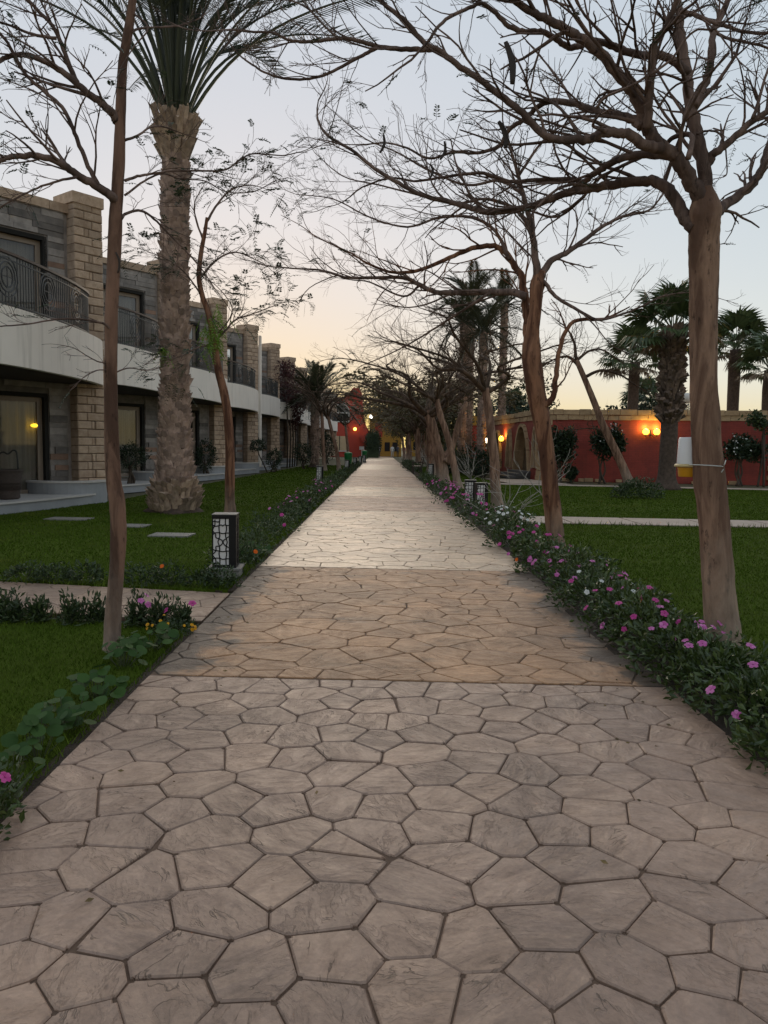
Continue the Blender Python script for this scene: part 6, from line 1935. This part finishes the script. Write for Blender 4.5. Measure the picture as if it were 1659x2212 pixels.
# stepping slabs in the left lawn
for i, (px, py, a, lb) in enumerate(((150, 1122, .42, 'grey flat slab in the lawn near the terrace'), (285, 1137, .3, 'small grey slab in the lawn behind the slim trunk'), (372, 1157, .34, 'grey slab set in the lawn before the date palm'))):
    v = G(px, py); o = MB().prism([(-a, -.22), (a * .9, -.25), (a, .2), (-a * .95, .24)], -.01, .024).build('stepping_slab', M_GRANITE, loc=(v.x, v.y, 0)); tag(o, lb, 'slab', 'slabs set in the left lawn')

# people at the end of the path
def person(loc, rz, seed, label, shirt, legs, stride=.12, bag=False):
    o = empty('person', loc, rz); tag(o, label, 'person', 'people at the end of the path')
    s_ = stride
    joints = {'pelvis': (0, 0, .95), 'waist': (0, 0, 1.12), 'chest': (0, .01, 1.36), 'neck': (0, .01, 1.50), 'headb': (0, .0, 1.57), 'headt': (0, .0, 1.72),
              'hl': (-.09, 0, .92), 'kl': (-.10, -s_ * .6, .50), 'al': (-.10, -s_ * .5, .08), 'tl': (-.11, -s_ * .5 - .15, .04),
              'hr': (.09, 0, .92), 'kr': (.10, s_ * .3, .50), 'ar': (.10, s_ * 1.1, .10), 'tr': (.11, s_ * 1.1 - .14, .04),
              'sl': (-.17, .01, 1.42), 'el': (-.24, .05, 1.15), 'wl': (-.25, -.05, .92), 'fl': (-.25, -.09, .82),
              'sr': (.17, .01, 1.42), 'er': (.24, .03, 1.15), 'wr': (.25, -.08, .94), 'fr': (.25, -.12, .85)}
    rad = {'pelvis': .13, 'waist': .115, 'chest': .135, 'neck': .055, 'headb': .085, 'headt': .075, 'hl': .09, 'kl': .06, 'al': .04, 'tl': .035, 'hr': .09, 'kr': .06, 'ar': .04, 'tr': .035,
           'sl': .06, 'el': .042, 'wl': .03, 'fl': .03, 'sr': .06, 'er': .042, 'wr': .03, 'fr': .03}
    ed = [('pelvis', 'waist'), ('waist', 'chest'), ('chest', 'neck'), ('neck', 'headb'), ('headb', 'headt'), ('pelvis', 'hl'), ('hl', 'kl'), ('kl', 'al'), ('al', 'tl'), ('pelvis', 'hr'), ('hr', 'kr'), ('kr', 'ar'), ('ar', 'tr'),
          ('chest', 'sl'), ('sl', 'el'), ('el', 'wl'), ('wl', 'fl'), ('chest', 'sr'), ('sr', 'er'), ('er', 'wr'), ('wr', 'fr')]
    ks = list(joints)
    me = bpy.data.meshes.new('body'); me.from_pydata([joints[k] for k in ks], [(ks.index(a), ks.index(b)) for a, b in ed], [])
    m = NT('person_skin_%d' % seed)
    sp = m.n('SeparateXYZ'); tc = m.n('TexCoord'); m.l(tc.outputs['Object'], sp.inputs[0])
    c = m.ramp(sp.outputs[2], [(0.0, (.02, .018, .016)), (.06, legs), (.93, legs), (.95, shirt), (1.0, shirt)])
    mr = m.n('Math', operation='GREATER_THAN'); m.l(sp.outputs[2], mr.inputs[0]); mr.inputs[1].default_value = 1.49
    c = m.mix(mr.outputs[0], c, (.36, .21, .14)); m.col(c); m.set(Roughness=.8)
    me.materials.append(m.m)
    b = bpy.data.objects.new('body', me); link(b, o)
    sk = b.modifiers.new('skin', 'SKIN'); 
    if not me.skin_vertices: 
        bpy.context.view_layer.objects.active = b
    for i, k in enumerate(ks):
        sv = me.skin_vertices[0].data[i] if me.skin_vertices else None
        if sv: sv.radius = (rad[k], rad[k]); sv.use_root = (k == 'pelvis')
    b.modifiers.new('sub', 'SUBSURF').render_levels = 1
    hm = MB(); hm.lathe([(.088 * math.sin(a), .10 * -math.cos(a)) for a in np.linspace(1.2, 3.1, 6)], 10, (0, .015, 1.69)); hm.build('hair', M_DARK, o, True)
person((-.05, 108, 0), R(200), 1, 'person in a pale shirt by the hedge at the path end', (.6, .6, .62), (.05, .06, .10))
person((1.75, 106, 0), R(170), 2, 'person in white walking at the path end', (.66, .66, .66), (.4, .4, .4), .2)
person((2.6, 110, 0), R(190), 3, 'person in dark clothes under the far trees', (.04, .045, .06), (.03, .03, .04), .15)
person((3.3, 104, 0), R(150), 4, 'person in a reddish top under the far trees', (.25, .05, .05), (.04, .04, .05), .1)
